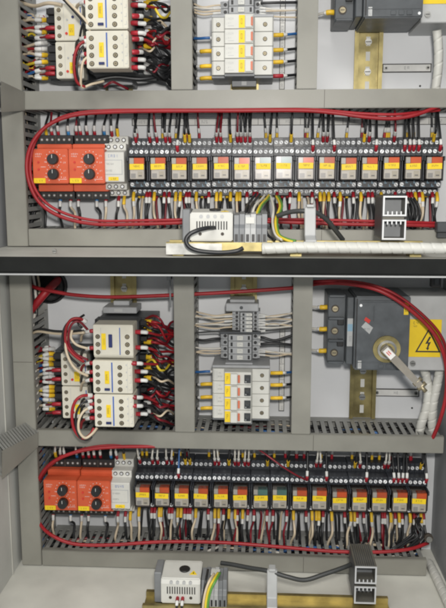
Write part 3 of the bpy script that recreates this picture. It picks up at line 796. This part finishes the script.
# ------------------------------------------------------------------ wires of contactors, breakers and terminals
def pxwire(pts, col, label, r=1.1, ends=(), tail=(), group=None, **k): return wire([pt(*p) for p in pts], col, label, group, r, ends, tail, **k)
LEFT = [[(20,'y','w'),(27,'h','r'),(32,'y','w'),(38,'h','k'),(43,'h','w'),(49,'h','r'),(55,'y','w'),(62,'y','y'),(70,'h','b'),(75,'h','k'),(78,'y','w')],
        [(349,'h','r'),(354,'y','y'),(359,'y','w'),(364.5,'y','b'),(369,'h','b'),(373,'h','w'),(377,'h','k'),(382,'h','r'),(387,'y','w'),(391,'y','y'),(395.5,'y','w'),(400,'h','b'),(405.5,'h','w'),(409,'y','k')]]
for c in (0, 1):
    x0, x1 = (20, 47) if c == 0 else (30, 54)
    cnt = {}
    for k, (y, s, col) in enumerate(LEFT[c]):
        dy = random.uniform(-3, 5)
        pxwire([(x1, y, 44), (x1-5, y, 50), (x1-11, y+dy*.3, 50), (x1-18, y+dy, 42), (x0, y+dy+2, 36)], col,
               f'{WC[col][1]} wire left of the small contactor stack, {ORD[k]} from top, {COMP[c]} compartment', 1.8, [(8, 2.8, s), (7.5, 2.5, 'h')], group='wires left of the small contactors')
# crimps between stack and small contactors
CR = [[28,36.5,68,73.5], [370,379,404,412.5]]
for c in (0, 1):
    for k, y in enumerate(CR[c]):
        xa = 46 if c == 0 else 52
        pxwire([(xa+9, y, 62), (xa+4, y, 63), (xa-1, y+.5, 60), (xa-6, y+1, 52)], 'd', f'dark red wire end crimped into the small contactors, {ORD[k]} from top, {COMP[c]} compartment', 1.4, [(11, 2.7, 'r')], group='crimped ends at the small contactors', bulk=True)
RIGHT = [[(-2,'r','y'),(5,'r','r'),(16,'r','k'),(23,'r','k'),(33,'r','r'),(39,'r','r'),(52,'r','k'),(59.5,'r','k'),(67.5,'r','k')],
         [(332,'r','r'),(347.5,'r','r'),(363.5,'r','r'),(371.5,'r','k'),(380.5,'r','k'),(397.5,'r','r'),(406,'r','k'),(414,'r','k')]]
for c in (0, 1):
    for k, (y, s, col) in enumerate(RIGHT[c]):
        dy = random.uniform(2, 14) if k > 3 else random.uniform(-4, 8)
        x = 132 if c == 0 else 135
        inner = k in (2, 5, 6)
        pxwire([(x-(5 if c and inner else 0), y, 112 if inner else 96), (x+4, y, 110 if inner else 98), (x+13, y+.6, 96), (x+24, y+dy*.5+2, 76), (x+33, y+dy, 58), (176, y+dy+1, 45)], col,
               f'{WC[col][1]} wire leaving the right side of the contactor stack, {ORD[k]} from top, {COMP[c]} compartment', 1.65, [(8, 2.8, s), (8, 2.5, 'h')], group='wires right of the contactor stacks')
    for k in range(11):
        ya = random.uniform(0, 78) if c == 0 else random.uniform(322, 418)
        xa = random.uniform(143, 156); b = random.uniform(-8, 10)
        pxwire([(xa-6, ya-2, 60), (xa, ya, 74), (xa+6, ya+b*.3+3, 84), (xa+13, ya+b, 72), (174, ya+b+4, 42)], random.choice('kkddrwgr'), '', random.uniform(1.2,1.8), [(6, 2.5, random.choice('hhyr'))], bulk=True)
    for k in range(12):
        ya = random.uniform(16, 80) if c == 0 else random.uniform(348, 412)
        xa = 44 if c == 0 else 52
        pxwire([(xa, ya, 40), (xa-6, ya+random.uniform(-3,3), 44), (xa-13, ya+random.uniform(-5,5), 40), (xa-22, ya+random.uniform(-5,6), 34)], random.choice('kkbrwdy'), '', 1.5, [(6, 2.3, random.choice('yhhr')), (5, 2.1, 'h')], bulk=True)
    # second layer with yellow sleeves, deeper
    rows = [(2,'k'),(19,'w'),(26,'k'),(38,'r'),(46,'k'),(64,'k'),(72,'k')] if c == 0 else [(322,'r'),(329,'k'),(342,'r'),(357,'w'),(367,'k'),(378,'k'),(402,'k'),(411,'k')]
    for k, (y, col) in enumerate(rows):
        x = 151; dy = random.uniform(4, 16)
        pxwire([(x-6, y, 66), (x, y, 70), (x+6, y+.8, 70), (x+14, y+dy*.4, 60), (x+20, y+dy, 48), (179, y+dy+2, 40)], col,
               f'{WC[col][1]} wire with yellow sleeve beside the contactor stack, {ORD[k]} from top, {COMP[c]} compartment', 1.9, [(10, 3.4, 'y' if k in (0,1,3,4) or (c and k < 6 and k != 1) else 'h')], group='yellow sleeved wires right of the contactors')
    tang = [('k',4),('y',13),('k',22),('r',31),('k',42),('k',50),('k',58),('k',66),('k',72)] if c == 0 else [('d',316),('r',325),('d',338),('k',350),('k',361),('y',367),('k',374),('k',384),('r',392),('k',400),('k',408),('k',416)]
    for k, (col, y) in enumerate(tang):
        a, b = random.uniform(-5, 5), random.uniform(-7, 7)
        pxwire([(146, y+a, 64), (153, y-3+a, 76), (160, y+3, 80), (166, y+8+b, 66), (171, y+2+b, 50), (178, y+b, 38)], col,
               f'thick {WC[col][1]} wire bunched beside the contactor stack, {ORD[k]} from top, {COMP[c]} compartment', 1.6, [], group='bunched wires right of the contactors', bulk=True)
# left side of the big stacks: short crimped ends
LS = [[2,38,46,54,62], [331,348,363,372,380,397,404,411,418]]
LC = 'wkrkwkkkr'
for c in (0, 1):
    for k, y in enumerate(LS[c]):
        x = 90 if c == 0 else 95
        pxwire([(x, y, 104), (x-4, y, 106), (x-9, y+1, 102), (x-13, y+4, 92), (x-14, y+10, 80)], LC[k], f'{WC[LC[k]][1]} wire with red sleeve left of the larger contactor stack, {ORD[k]} from top, {COMP[c]} compartment', 1.7, [(6, 2.6, 'r'), (7, 2.4, 'h')], group='wires left of the larger contactor stacks', bulk=True)
# loose loops
U = [('k', [(58,-6,95),(66,2,105),(76,13,112),(85,24,112),(88,34,108)], 1.5, 'black wire slanting across the top of the small contactors'),
     ('w', [(61,-6,97),(69,3,108),(79,13,115),(88,24,114),(90,34,108)], 1.5, 'beige wire slanting across the top of the small contactors'),
     ('r', [(89,40,108),(80,44,112),(75,54,112),(74,68,110),(77,82,105),(85,87,98)], 1.7, 'red wire looping down left of the contactor stack, upper compartment'),
     ('k', [(89,44,108),(82,48,108),(78,58,108),(77,72,106),(80,86,100)], 1.5, 'black wire looping down left of the contactor stack, upper compartment'),
     ('w', [(89,56,108),(83,62,110),(81,76,107),(82,87,100),(92,84,95),(104,81,88)], 1.5, 'beige wire curling under the contactor stack, upper compartment'),
     ('k', [(82,86,90),(95,81,80),(115,77,76),(140,79,72),(158,76,64),(176,70,45)], 2.6, 'thick black cable running under the contactor stack, upper compartment'),
     ('d', [(104,87,85),(112,82,88),(120,85,80),(128,89,70)], 1.5, 'short dark red wire under the contactor stack, upper compartment'),
     ('w', [(20,2,40),(34,6,60),(48,3,78),(62,5,84)], 2.2, 'beige cable crossing the top left corner'),
     ('k', [(86,20,112),(82,26,108),(80,36,100)], 1.3, 'short black wire beside the contactor stack, upper compartment'),
     ('w', [(26,342,40),(31,335,60),(38,331.5,78),(54,333.5,90),(68,334,98),(84,332.5,106)], 1.6, 'beige wire arching from the left duct to the contactors, lower compartment'),
     ('k', [(26,339,40),(32,332,62),(40,329,78),(54,331,88),(68,331.5,98),(84,330.5,104)], 1.5, 'black wire arching from the left duct to the contactors, lower compartment'),
     ('r', [(86,322,104),(79,318.5,110),(71,320,113),(66,329,113),(66,343,113),(73,354,112),(84,362,108)], 1.9, 'red wire looping left of the contactor stack, lower compartment'),
     ('k', [(84,325,104),(77,320,106),(69,322,108),(63.5,331,110),(63,345,110),(69,356,110),(80,366,106)], 1.6, 'black wire looping left of the contactor stack, lower compartment'),
     ('d', [(88,330,104),(80,322,112),(73,323,115),(69,331,115),(69,344,113),(76,354,110),(88,360,106)], 1.5, 'dark red wire inside the big loop, lower compartment'),
     ('w', [(72,330,108),(71,338,110),(77,345,110),(88,348.5,106)], 1.6, 'beige wire dropping to the top contactor, lower compartment'),
     ('w', [(66,336,112),(66,350,114),(71,363,114),(78,371,112),(88,376,106)], 1.7, 'beige wire curving down past the small contactors, lower compartment'),
     ('r', [(92,395.5,106),(82,396,113),(75,402,116),(72,414,116),(74,429,115),(82,438.5,112),(90,435,108),(94,428,104)], 1.9, 'red wire hanging in a loop below the contactors, lower compartment'),
     ('w', [(92,407,106),(84,411,112),(79,420,116),(79,431,116),(85,438,114),(92,434,110),(97,428,104)], 1.7, 'beige wire hanging in a loop below the contactors, lower compartment'),
     ('k', [(92,401,106),(83,403,113),(77,411,116),(76,424,116),(79,436,114),(86,440,110),(92,437,106)], 1.5, 'black wire hanging in a loop below the contactors, lower compartment'),
     ('k', [(86,330,100),(80,326,104),(78,320,100),(84,315,90)], 1.5, 'short black wire above the loop, lower compartment')]
for col, p, r, lab in U:
    sl = [(6, r+1, 'h')] if 'loop' in lab and col != 'd' and 'inside' not in lab else ()
    pxwire(p, col, lab, r, sl, group='loose wires around the contactors')
# breakers
BL = [[(38,'b',None),(51,'k','y'),(66,'k','y'),(78,'k','y')], [(371.5,'b',None),(384,'k','y'),(397,'k','y'),(408,'k','y')]]
BR = [[(35,'b','y'),(50,'k','y'),(62,'k','y'),(76,'k','r')], [(373,'b','y'),(385,'k','y'),(398,'k','y')]]
for c in (0, 1):
    for k, (y, col, s) in enumerate(BL[c]):
        pxwire([(213, y, 48), (206, y, 50), (199, y+.5, 46), (191, y, 38)], col, f'{WC[col][1]} wire at the left of the breakers, {ORD[k]} from top, {COMP[c]} compartment', 1.7, [(16, 2.5, s), (5, 2, 'h')] if s else [(4, 1.9, 'h')], group='wires left of the breakers')
    for k, (y, col, s) in enumerate(BR[c]):
        pxwire([(271, y, 48), (277, y, 50), (286, y-.4, 46), (297, y-1.5, 36)], col, f'{WC[col][1]} wire at the right of the breakers, {ORD[k]} from top, {COMP[c]} compartment', 1.7, [(15, 2.5, s), (5, 2, 'h')], group='wires right of the breakers')
TL = [[(5,'w'),(8,'h'),(10.5,'w'),(13,'w')], [(314,'w'),(316,'h'),(318.5,'w'),(321,'w'),(324,'h'),(327,'w'),(331.5,'g'),(338.5,'k'),(348,'h'),(350.5,'w'),(353,'w')]]
TR = [[(3,'k'),(8,'h'),(11,'w'),(14,'w')], [(315,'h'),(317,'w'),(320,'w'),(322.5,'h'),(325,'w'),(327.5,'h'),(331,'g'),(337.5,'k'),(344,'k'),(350,'h'),(352,'w'),(355,'w')]]
for c in (0, 1):
    for k, (y, col) in enumerate(TL[c]):
        xe = (233 if c and y < 333 else 222)
        pxwire([(xe, y, 34), (xe-8, y+.5, 38), (xe-20, y+random.uniform(0,2.5), 38), (189, y+random.uniform(-5,4), 34)], col, f'thin {WC[col][1]} wire at the left of the terminals, {ORD[k]} from top, {COMP[c]} compartment', 1.8 if col == 'k' else 1.1, [(12, 1.5, 'h')] if k in (1,3,7) else [], [], group='thin wires left of the terminals', bulk=True)
    for k, (y, col) in enumerate(TR[c]):
        pxwire([(257, y, 34), (263, y, 38), (276, y+random.uniform(-2,3), 38), (297, y+random.uniform(-5,4), 34)], col, f'thin {WC[col][1]} wire at the right of the terminals, {ORD[k]} from top, {COMP[c]} compartment', 1.8 if col == 'k' else 1.1, [(12, 1.45, 'h')] if col != 'k' else [(6, 2.2, 'h')], group='thin wires right of the terminals', bulk=True)

# ------------------------------------------------------------------ red cables
def cable(pts, col, label, r, group=None, n=12): return wire([pt(*p) for p in pts], col, label, group, r, name='cable', cat='cable', n=n, k=8)
cable([(446,104,66),(433,108.5,72),(415,115,78),(393,118.5,80),(365,117,80),(335,113,79),(300,110.5,78),(230,110.8,77),(160,111,77),(110,112,78),(75,115,80),(50,124,82),(34,140,84),(27,160,84),(29,182,84),(40,203,84),(62,217,82),(95,224,80),(140,224,79),(190,222.5,79),(260,221.5,79),(340,224,79),(405,225,79),(440,226,72)], 'r', 'thick red cable looped around the relay row, upper compartment', 2.25, 'red cables')
cable([(440,110,60),(420,112,66),(395,114.5,74),(360,113.5,74),(310,109.5,74),(240,109.3,73),(165,109.5,73),(112,110.3,74),(78,113,76),(54,121,78),(37,138,79),(30.5,160,79),(32,181,79),(43,200,79),(64,213,77),(96,220.5,75),(140,220.5,74),(200,219.5,74),(300,219.5,74),(400,222,72),(436,223,60)], 'r', 'thinner red cable running inside the thick red loop, upper compartment', 1.8, 'red cables')
cable([(176,446.5,66),(150,446.5,74),(115,447,78),(85,450,82),(62,457,84),(48,466,80),(40,477,72),(36,490,58),(36,508,58),(40,524,72),(53,536,86),(75,544,88),(110,545,86),(160,542,84),(220,542.5,84),(280,547,84),(335,551.5,84),(380,552,84),(410,549,78),(428,543,62)], 'r', 'thick red cable looped around the relay row, lower compartment', 2.25, 'red cables')
cable([(300,447,50),(220,446.5,60),(165,445.5,68),(118,445,74),(88,448,78),(65,456,78),(50,466,72),(42,477,62),(38,488,48)], 'r', 'thinner red cable under the duct, lower compartment', 1.7, 'red cables')
cable([(26,283,40),(37,288,46),(54,291.5,50),(75,295,52),(108,297,54),(150,296,54),(215,293,54),(290,288,54),(320,283.5,60),(345,283.5,84),(375,289,100),(400,302,104),(425,323,104),(439,342,104),(446,365,100),(446,395,90),(440,420,84),(431,442,70)], 'r', 'thick red cable crossing the top of the lower compartment', 2.4, 'red cables')
cable([(310,281.5,58),(345,281,80),(377,286.5,97),(403,299,101),(429,321,101),(443,340,100),(450,365,96)], 'r', 'second red cable curving down over the warning sign, lower compartment', 1.8, 'red cables')
cable([(24,318,30),(31,310,44),(40,299,46),(48,290,40),(56,282,12),(60,278,-4)], 'r', 'short fat red cable coming out of the black grommet', 5.2, 'red cables')
cable([(258,449,60),(268,456,66),(283,467,70),(296,475,66),(306,480,56)], 'd', 'thin dark red wire slanting across the relay tops, lower compartment', 1.1)
g = thing('grommet', 'round black rubber grommet behind the red cable, lower left', 'grommet', *at(48.5,286,4), 4)
m = MB('black'); m.cyl(0, 0, -3.8, 0, 25, 40, r1=24); m.cyl(0, 0, .05, 4, 22, 40, r1=18); m.use('gasket').cyl(1, 1, 4.05, 5, 13, 28); m.build('disc', g)

# spiral wrapped conduits
def conduit(pts, r, label, pitch=11.):
    p = [Vector(q) for q in smooth_path(pts, 8)]
    L = [0]
    for a, b in zip(p, p[1:]): L.append(L[-1]+(b-a).length)
    q = []; s = 0; j = 0
    while s < L[-1]:
        while L[j+1] < s: j += 1
        q.append(p[j].lerp(p[j+1], (s-L[j])/max(1e-6, L[j+1]-L[j]))); s += .8
    def rf(i, a):
        f = (i*.8/pitch-a/(2*math.pi)) % 1
        return r*(1.06-.05*f if f > .10 else .90)
    m = MB('spiral'); o = q[0].copy(); m.tube(q, r, 20, raw=True, rfun=rf)
    return tag(m.build('spiral_conduit', None, tuple(o)), label, 'conduit', 'white spiral wrapped conduits')
conduit([pt(262,248.5,192), pt(300,247.2,192), pt(350,247.5,192), pt(400,248,192), pt(452,248.5,192)], 5.7, 'white spiral wrapped cable lying along the upper compartment floor')
conduit([pt(437,30,60), pt(438.5,50,55), pt(438,70,50), pt(435,93,45)], 5.2, 'white spiral wrapped cable hanging beneath the upper isolator', 14)
conduit([pt(424,368,50), pt(428,385,50), pt(427,405,52), pt(421,425,50), pt(419,438,44)], 5.4, 'white spiral wrapped cable beneath the lower isolator, left one', 12)
conduit([pt(440,368,55), pt(437,385,55), pt(433,405,55), pt(432,425,50), pt(434,438,44)], 5.4, 'white spiral wrapped cable beneath the lower isolator, right one', 12)
conduit([(226,-497,45), (226,-494,85), (226.5,-494,130), (227,-494,180), (227,-494,240)], 5.6, 'white spiral wrapped cable along the right edge of the bottom floor', 12)

# ------------------------------------------------------------------ things on the two floors
for c in (0, 1):
    zf = ZF[c]
    # DIN rail on standoffs
    xa, xb = ((at(166,245,185)[0], at(426,242,170)[0]) if c == 0 else (at(144,595,170)[0], at(391,592,170)[0]))
    m = MB('zinc'); m.prism([(149,14.2),(149,15.2),(154.5,15.2),(154.5,8.2),(178.5,8.2),(178.5,15.2),(184,15.2),(184,6),(183,6),(183,14.2),(179.6,14.2),(179.6,7.2),(153.4,7.2),(153.4,14.2)], 0, xb-xa)
    for k in range(3):
        x = 6+(xb-xa-24)*k/2; m.box(x, x+12, .1, 7.1, 156, 177)
    if c == 0: m.use('steel').box(0, 60, 2.2, 14, 184.1, 185)
    o = tag(m.build('din_rail', None, None), f'yellow zinc rail lying along the floor, {COMP[c]} compartment', 'rail', 'zinc mounting rails'); o.location = (xa*S, 0, zf*S)
    # thermostat
    x = -77. if c == 0 else -114.
    t = thing('thermostat', ('white thermostat box with vent slots and black looped cable, upper compartment' if c == 0 else 'white thermostat box with black knob on its sloping top, lower compartment'), 'thermostat', x, zf, 0, 'white cabinet thermostats')
    m = MB('white'); m.prism([(140,16),(180,16),(180,41),(177,46.5),(146,49.5),(140,49.5)], 0, 46, 'x', 1.2, 2)
    for k in range(12): m.use('ink').box(7+k*2.9, 8.3+k*2.9, 28.5, 37.5, 180, 180.15)
    m.text(10, 36, 40.4, 42.2, 178.6, 'lgrey', 6) if False else None
    m.build('housing', t)
    m = MB('tgrey'); m.box(-9, -.3, 12, 50, 140, 172, 1); m.build('side_clip', t)
    m = MB('black'); m.prism([(0,0)]*0 or [(-6.5*math.cos(a*math.pi/10), 6.5*math.sin(a*math.pi/10)) for a in range(20)], 0, 1.8, 'd', .4)
    kn = m.build('knob', t); kn.location = (26*S, -160*S, 48.2*S); kn.rotation_euler = (math.radians(-85), 0, 0)
    m = MB('yellow'); m.prism([(-4.5,-3.5),(4.5,-3.5),(0,4.5)], 0, .3, 'd'); m.use('ink').prism([(-.8,-2),(.8,-2),(.2,1.5),(-.2,1.5)], .32, .4, 'd')
    kn = m.build('warning_label', t); kn.location = (37*S, -166*S, 47.65*S); kn.rotation_euler = (math.radians(-84.5), 0, 0)
    for k in range(4): MB('lgrey').cyl(12+k*7.5, 42.5, 178.2, 180.4, 2, 12).build('terminal_bump', t)
    for xx in (11, 35): MB('hole').cyl(xx, 24, 180.1, 180.5, 1.8, 12).build('screw_hole', t)
    for k, xx in enumerate((19.5, 25.5)):
        if c: wire([(x+xx, zf+24, 178), (x+xx, zf+22, 186), (x+xx-.5, zf+14, 190), (x+xx-1, zf+6, 193), (x+xx-1, zf+1.5, 194)], 'k', f'black wire with red sleeve under the thermostat vents, {"left" if k == 0 else "right"} one, {COMP[c]} compartment', 'wires under the thermostats', 1.4, [(7, 2.1, 'r'), (5, 1.9, 'h')])
    # terminal group right of it
    t = thing('terminal_group', f'grey rail terminals standing beside the thermostat, {COMP[c]} compartment', 'terminal', x+47, zf, 0)
    w = 36 if c == 0 else 30
    m = MB('tgrey')
    for k in range(6):
        m.use('lgrey' if 1 < k < 4 else 'tgrey').prism([(140,9),(183,9),(183,30),(178,34),(176,44+(k%2)*1.2),(150,46+(k%2)*1.2),(140,40)], k*w/6+.1, (k+1)*w/6-.1, 'x', .4)
        m.use('black').box(k*w/6+1.4, (k+1)*w/6-1.4, 16, 24, 183.05, 183.3)
    m.build('body', t)
    m = MB('white'); m.box(w*.35, w*.62, 35, 42, 178.5, 179.5, .3) if c == 0 else m.box(w*.35, w*.7, 47.5, 49, 158, 170, .3); m.build('marker_tag', t)
    # grey strap
    sx = at(310,225,165)[0] if c == 0 else at(272,590,165)[0]
    t = thing('end_clamp', f'tall grey clamp strap holding the dark cable on the floor rail, {COMP[c]} compartment', 'clamp', sx, zf, 0)
    m = MB('lgrey'); m.prism([(150,8),(186,8),(186,18),(172,22),(164,52),(158,52),(158,16),(150,16)], -6, 6, 'x', .8); m.prism([(155,52.1),(167,52.1),(167,55),(155,55)], -4, 4, 'x', .6)
    m.build('body', t)
    # aluminium profile
    hx, hz = (127.5, -57.5) if c == 0 else (110, -477)
    t = thing('aluminium_profile', f'hollow aluminium profile with cut bright end standing on the floor rail, {COMP[c]} compartment', 'profile', hx, hz, 0, 'hollow aluminium profiles')
    dA, dB = 126, 179
    m = MB('brown'); w, h = 24.8, 46
    m.box(0, 1.6, 0, h*.46, dA, dB); m.box(0, 1.6, h*.54, h, dA, dB); m.box(w-1.6, w, 0, h*.46, dA, dB); m.box(w-1.6, w, h*.54, h, dA, dB)
    m.box(1.65, w-1.65, h-1.6, h, dA, dB); m.box(1.65, w-1.65, 0, 1.6, dA, dB)
    m.box(1.65, w-1.65, h*.46-1.4, h*.46, dA, dB); m.box(1.65, w-1.65, h*.54, h*.54+1.4, dA, dB); m.box(1, w-1, h*.46+.05, h*.54-.05, dA, dB-6)
    m.use('tgrey').box(1.7, w-1.7, 1.7, h*.46-1.5, dA+30, dA+31); m.box(1.7, w-1.7, h*.54+1.5, h-1.7, dA+30, dA+31)
    m.use('dgrey').box(-.4, -.05, 2, h-2, dA+2, dB-2)
    for k in range(9): m.box(2+k*2.4, 3+k*2.4, h+.02, h+.5, dA, dB-1)
    m.build('extrusion', t)
    m = MB('alu'); dd = dB+.05; de = dB+1.2
    for a, b in ((0, h*.46), (h*.54, h)):
        m.box(0, 1.7, a, b, dd, de); m.box(w-1.7, w, a, b, dd, de); m.box(1.72, w-1.72, b-1.7, b, dd, de); m.box(1.72, w-1.72, a, a+1.7, dd, de)
        zt = a+2.25 if a == 0 else a+2.25
        for k in range(4):
            xx = 4.6+k*4.6
            if a > 0: m.box(xx, xx+1.4, a+1.72, a+5, dd, de)
            else: m.box(xx, xx+1.4, b-5, b-1.72, dd, de)
    m.build('cut_end', t)
# cables on the floors
cable([(214,227.7,181),(207,228,192),(198,230.2,198),(190,234,200),(186,240,201),(189.5,247,201),(200,251,200),(220,252.5,200),(236,251,200),(243,248,198)], 'k', 'thick black cable looping in front of the upper thermostat', 2.3)
cable([(277,216,150),(290,212,155),(304,211,160),(316,212.5,158),(327,220,152),(336,231,146),(343,240,140)], 'g', 'dark grey cable bending through the clamp, upper compartment', 2.7)
cable([(221,563,135),(232,564.5,140),(250,568,150),(268,571,160),(288,577,165),(305,580,165),(325,574,160),(345,567,152),(356,562,140)], 'g', 'dark grey cable sagging through the clamp, lower compartment', 2.7)
for k, (col, lab, p) in enumerate([
    ('v', 'green wire curving down from the relays to the floor rail, upper compartment', [(278,196,60),(282,206,110),(277,220,140),(279,234,160),(287,239,170),(296,241,174)]),
    ('y', 'yellow wire curving down from the relays to the floor rail, upper compartment', [(276,196,64),(280,206,113),(275.5,220,143),(277.5,234,163),(285,239.5,173),(293,242,176)]),
    ('h', 'white wire curving down from the relays to the floor rail, upper compartment', [(270,195,60),(273.5,208,110),(272.5,222,140),(275,234,160),(282,240,172)]),
    ('k', 'black wire curving down from the relays beside the terminals, upper compartment', [(267,197,60),(268,210,110),(265.5,224,140),(268,235,158),(275,240,168)]),
    ('k', 'first black wire rising from the upper floor terminals to the relays', [(245,215,162),(247,206,140),(251,200,95),(256,194,60)]),
    ('h', 'white wire rising from the upper floor terminals to the relays', [(252,215,162),(255,206,140),(261,200,95),(265,195,60)]),
    ('y', 'yellow wire rising from the upper floor terminals to the relays', [(256,215,162),(260,206,140),(266,199,95),(269,195,60)]),
    ('v', 'green wire rising from the upper floor terminals to the relays', [(257.5,215,160),(261.5,206,138),(267,200,93),(271,196,58)]),
    ('k', 'second black wire rising from the upper floor terminals to the relays', [(248,215,164),(251,206,143),(256,199,97),(260,194,62)]),
    ('y', 'yellow wire hanging from the lower floor terminals out of the picture', [(218,573,172),(214,579,188),(209,589,194),(206,602,197),(205,620,198)]),
    ('v', 'green wire hanging from the lower floor terminals out of the picture', [(220,573,172),(216,580,188),(211,590,194),(208,603,197),(207,620,198)]),
    ('w', 'beige wire hanging from the lower floor terminals out of the picture', [(214,574,172),(210,580,186),(206,590,192),(203.5,603,195),(202.5,620,196)]),
    ('k', 'black wire hanging between thermostat and terminals, lower compartment', [(208,570,165),(206,580,184),(204,592,188),(202,606,190),(201,620,190)])]):
    pxwire(p, col, lab, 1.5, group='loose wires at the floor terminals')
# small clips and clippings
t = thing('cable_clip', 'small black cable clip hanging below the divider at the right', 'clip', *at(437,281,100), 100)
m = MB('black'); m.box(-6, 5, -8, 7, -12, 0, 1); m.box(-4, 3, 7.1, 12, -10, -3, .6); m.use('dgrey').box(-3, 2, -4, 3, .05, 2, .4); m.build('body', t)
t = thing('cable_clip', 'small dark bracket at the right end of the upper red cable', 'clip', *at(444,229,90), 90)
m = MB('dgrey'); m.box(-8, 6, -4, 8, -14, 0, 1); m.box(-6, 6, -11, -4.1, -14, -6, .8); m.build('body', t)
t = thing('cable_clip', 'small dark clip on the left side of the contactor duct', 'clip', *at(169,277,70), 70)
m = MB('tgrey'); m.box(-3, 2.5, -4, 4, -14, 0, .6); m.box(-1, 1, -40, -4.1, -12, -10, .2); m.build('body', t)
t = thing('screw', 'small bright screw on the divider edge near the left', 'screw', *at(55,251,160), 160)
o = MB('steel').cyl(0, 0, 0, 3, 2.4, 12).use('ink').box(-2, 2, -.3, .3, 3, 3.1).build('head', t)
t = thing('bolt', 'round bright bolt head at the right wall above the bottom duct', 'bolt', *at(429,539,78), 78)
m = MB('hole'); m.cyl(0, 0, -6, 0, 5.5, 18); m.use('steel').cyl(0, 0, .05, 2.5, 3.8, 16); m.build('head', t)
# spare coil of wires right of the last relay in the lower row
for k in range(5):
    pxwire([(413+k*2,518,36+k*4),(421-k*2.2+random.uniform(-2,2),527+k,52-k*4),(423-k*3,536+random.uniform(-2,2),56-k*3),(414-k*4,544+random.uniform(-2,2),52-k*2),(405-k*5,552,44)], 'k', f'slack black wire bending below the last relays, {ORD[k]} from left, lower compartment', 1.6, group='slack black wires below the last relays', bulk=True)
    if k < 3: pxwire([(408+k*3,198,44),(413+k*3,207,52),(412+k*4,217,54),(407+k*4,227,46)], 'k', f'slack black wire bending below the last relays, {ORD[k]} from left, upper compartment', 1.6, group='slack black wires below the last relays', bulk=True)

tag(BULK.build('loose_wires'), 'mass of further thin wires behind the sleeved ones in both compartments', 'wires', None, 'stuff')

# ------------------------------------------------------------------ light
w = bpy.data.worlds.new('World'); scene.world = w; w.use_nodes = True
bg = w.node_tree.nodes['Background']; bg.inputs[0].default_value = (.93,.97,1,1); bg.inputs[1].default_value = .40
def lamp(name, loc, size, power, target, col=(1,.96,.9), sy=None):
    l = bpy.data.lights.new(name, 'AREA'); l.size = size; l.energy = power; l.color = col
    if sy: l.shape = 'RECTANGLE'; l.size_y = sy
    o = bpy.data.objects.new(name, l); COL.objects.link(o); o.location = loc
    o.rotation_euler = (Vector(target)-Vector(loc)).to_track_quat('-Z', 'Y').to_euler(); return o
lamp('camera_flash', (.03, -.99, .09), .05, 5.3, (-.03, 0, -.08))
lamp('room_tube', (-.3, -1.5, 1.3), 1.3, 17, (0, 0, -.05), (1,.97,.92), .5)

scene.view_settings.view_transform = 'Standard'; scene.view_settings.look = 'None'
scene.view_settings.exposure = 0; scene.view_settings.gamma = 1
scene.render.engine = 'CYCLES'
scene.cycles.filter_width = 2.3
scene.cycles.max_bounces = 8; scene.cycles.transparent_max_bounces = 12
scene.render.resolution_x = 751; scene.render.resolution_y = 1024
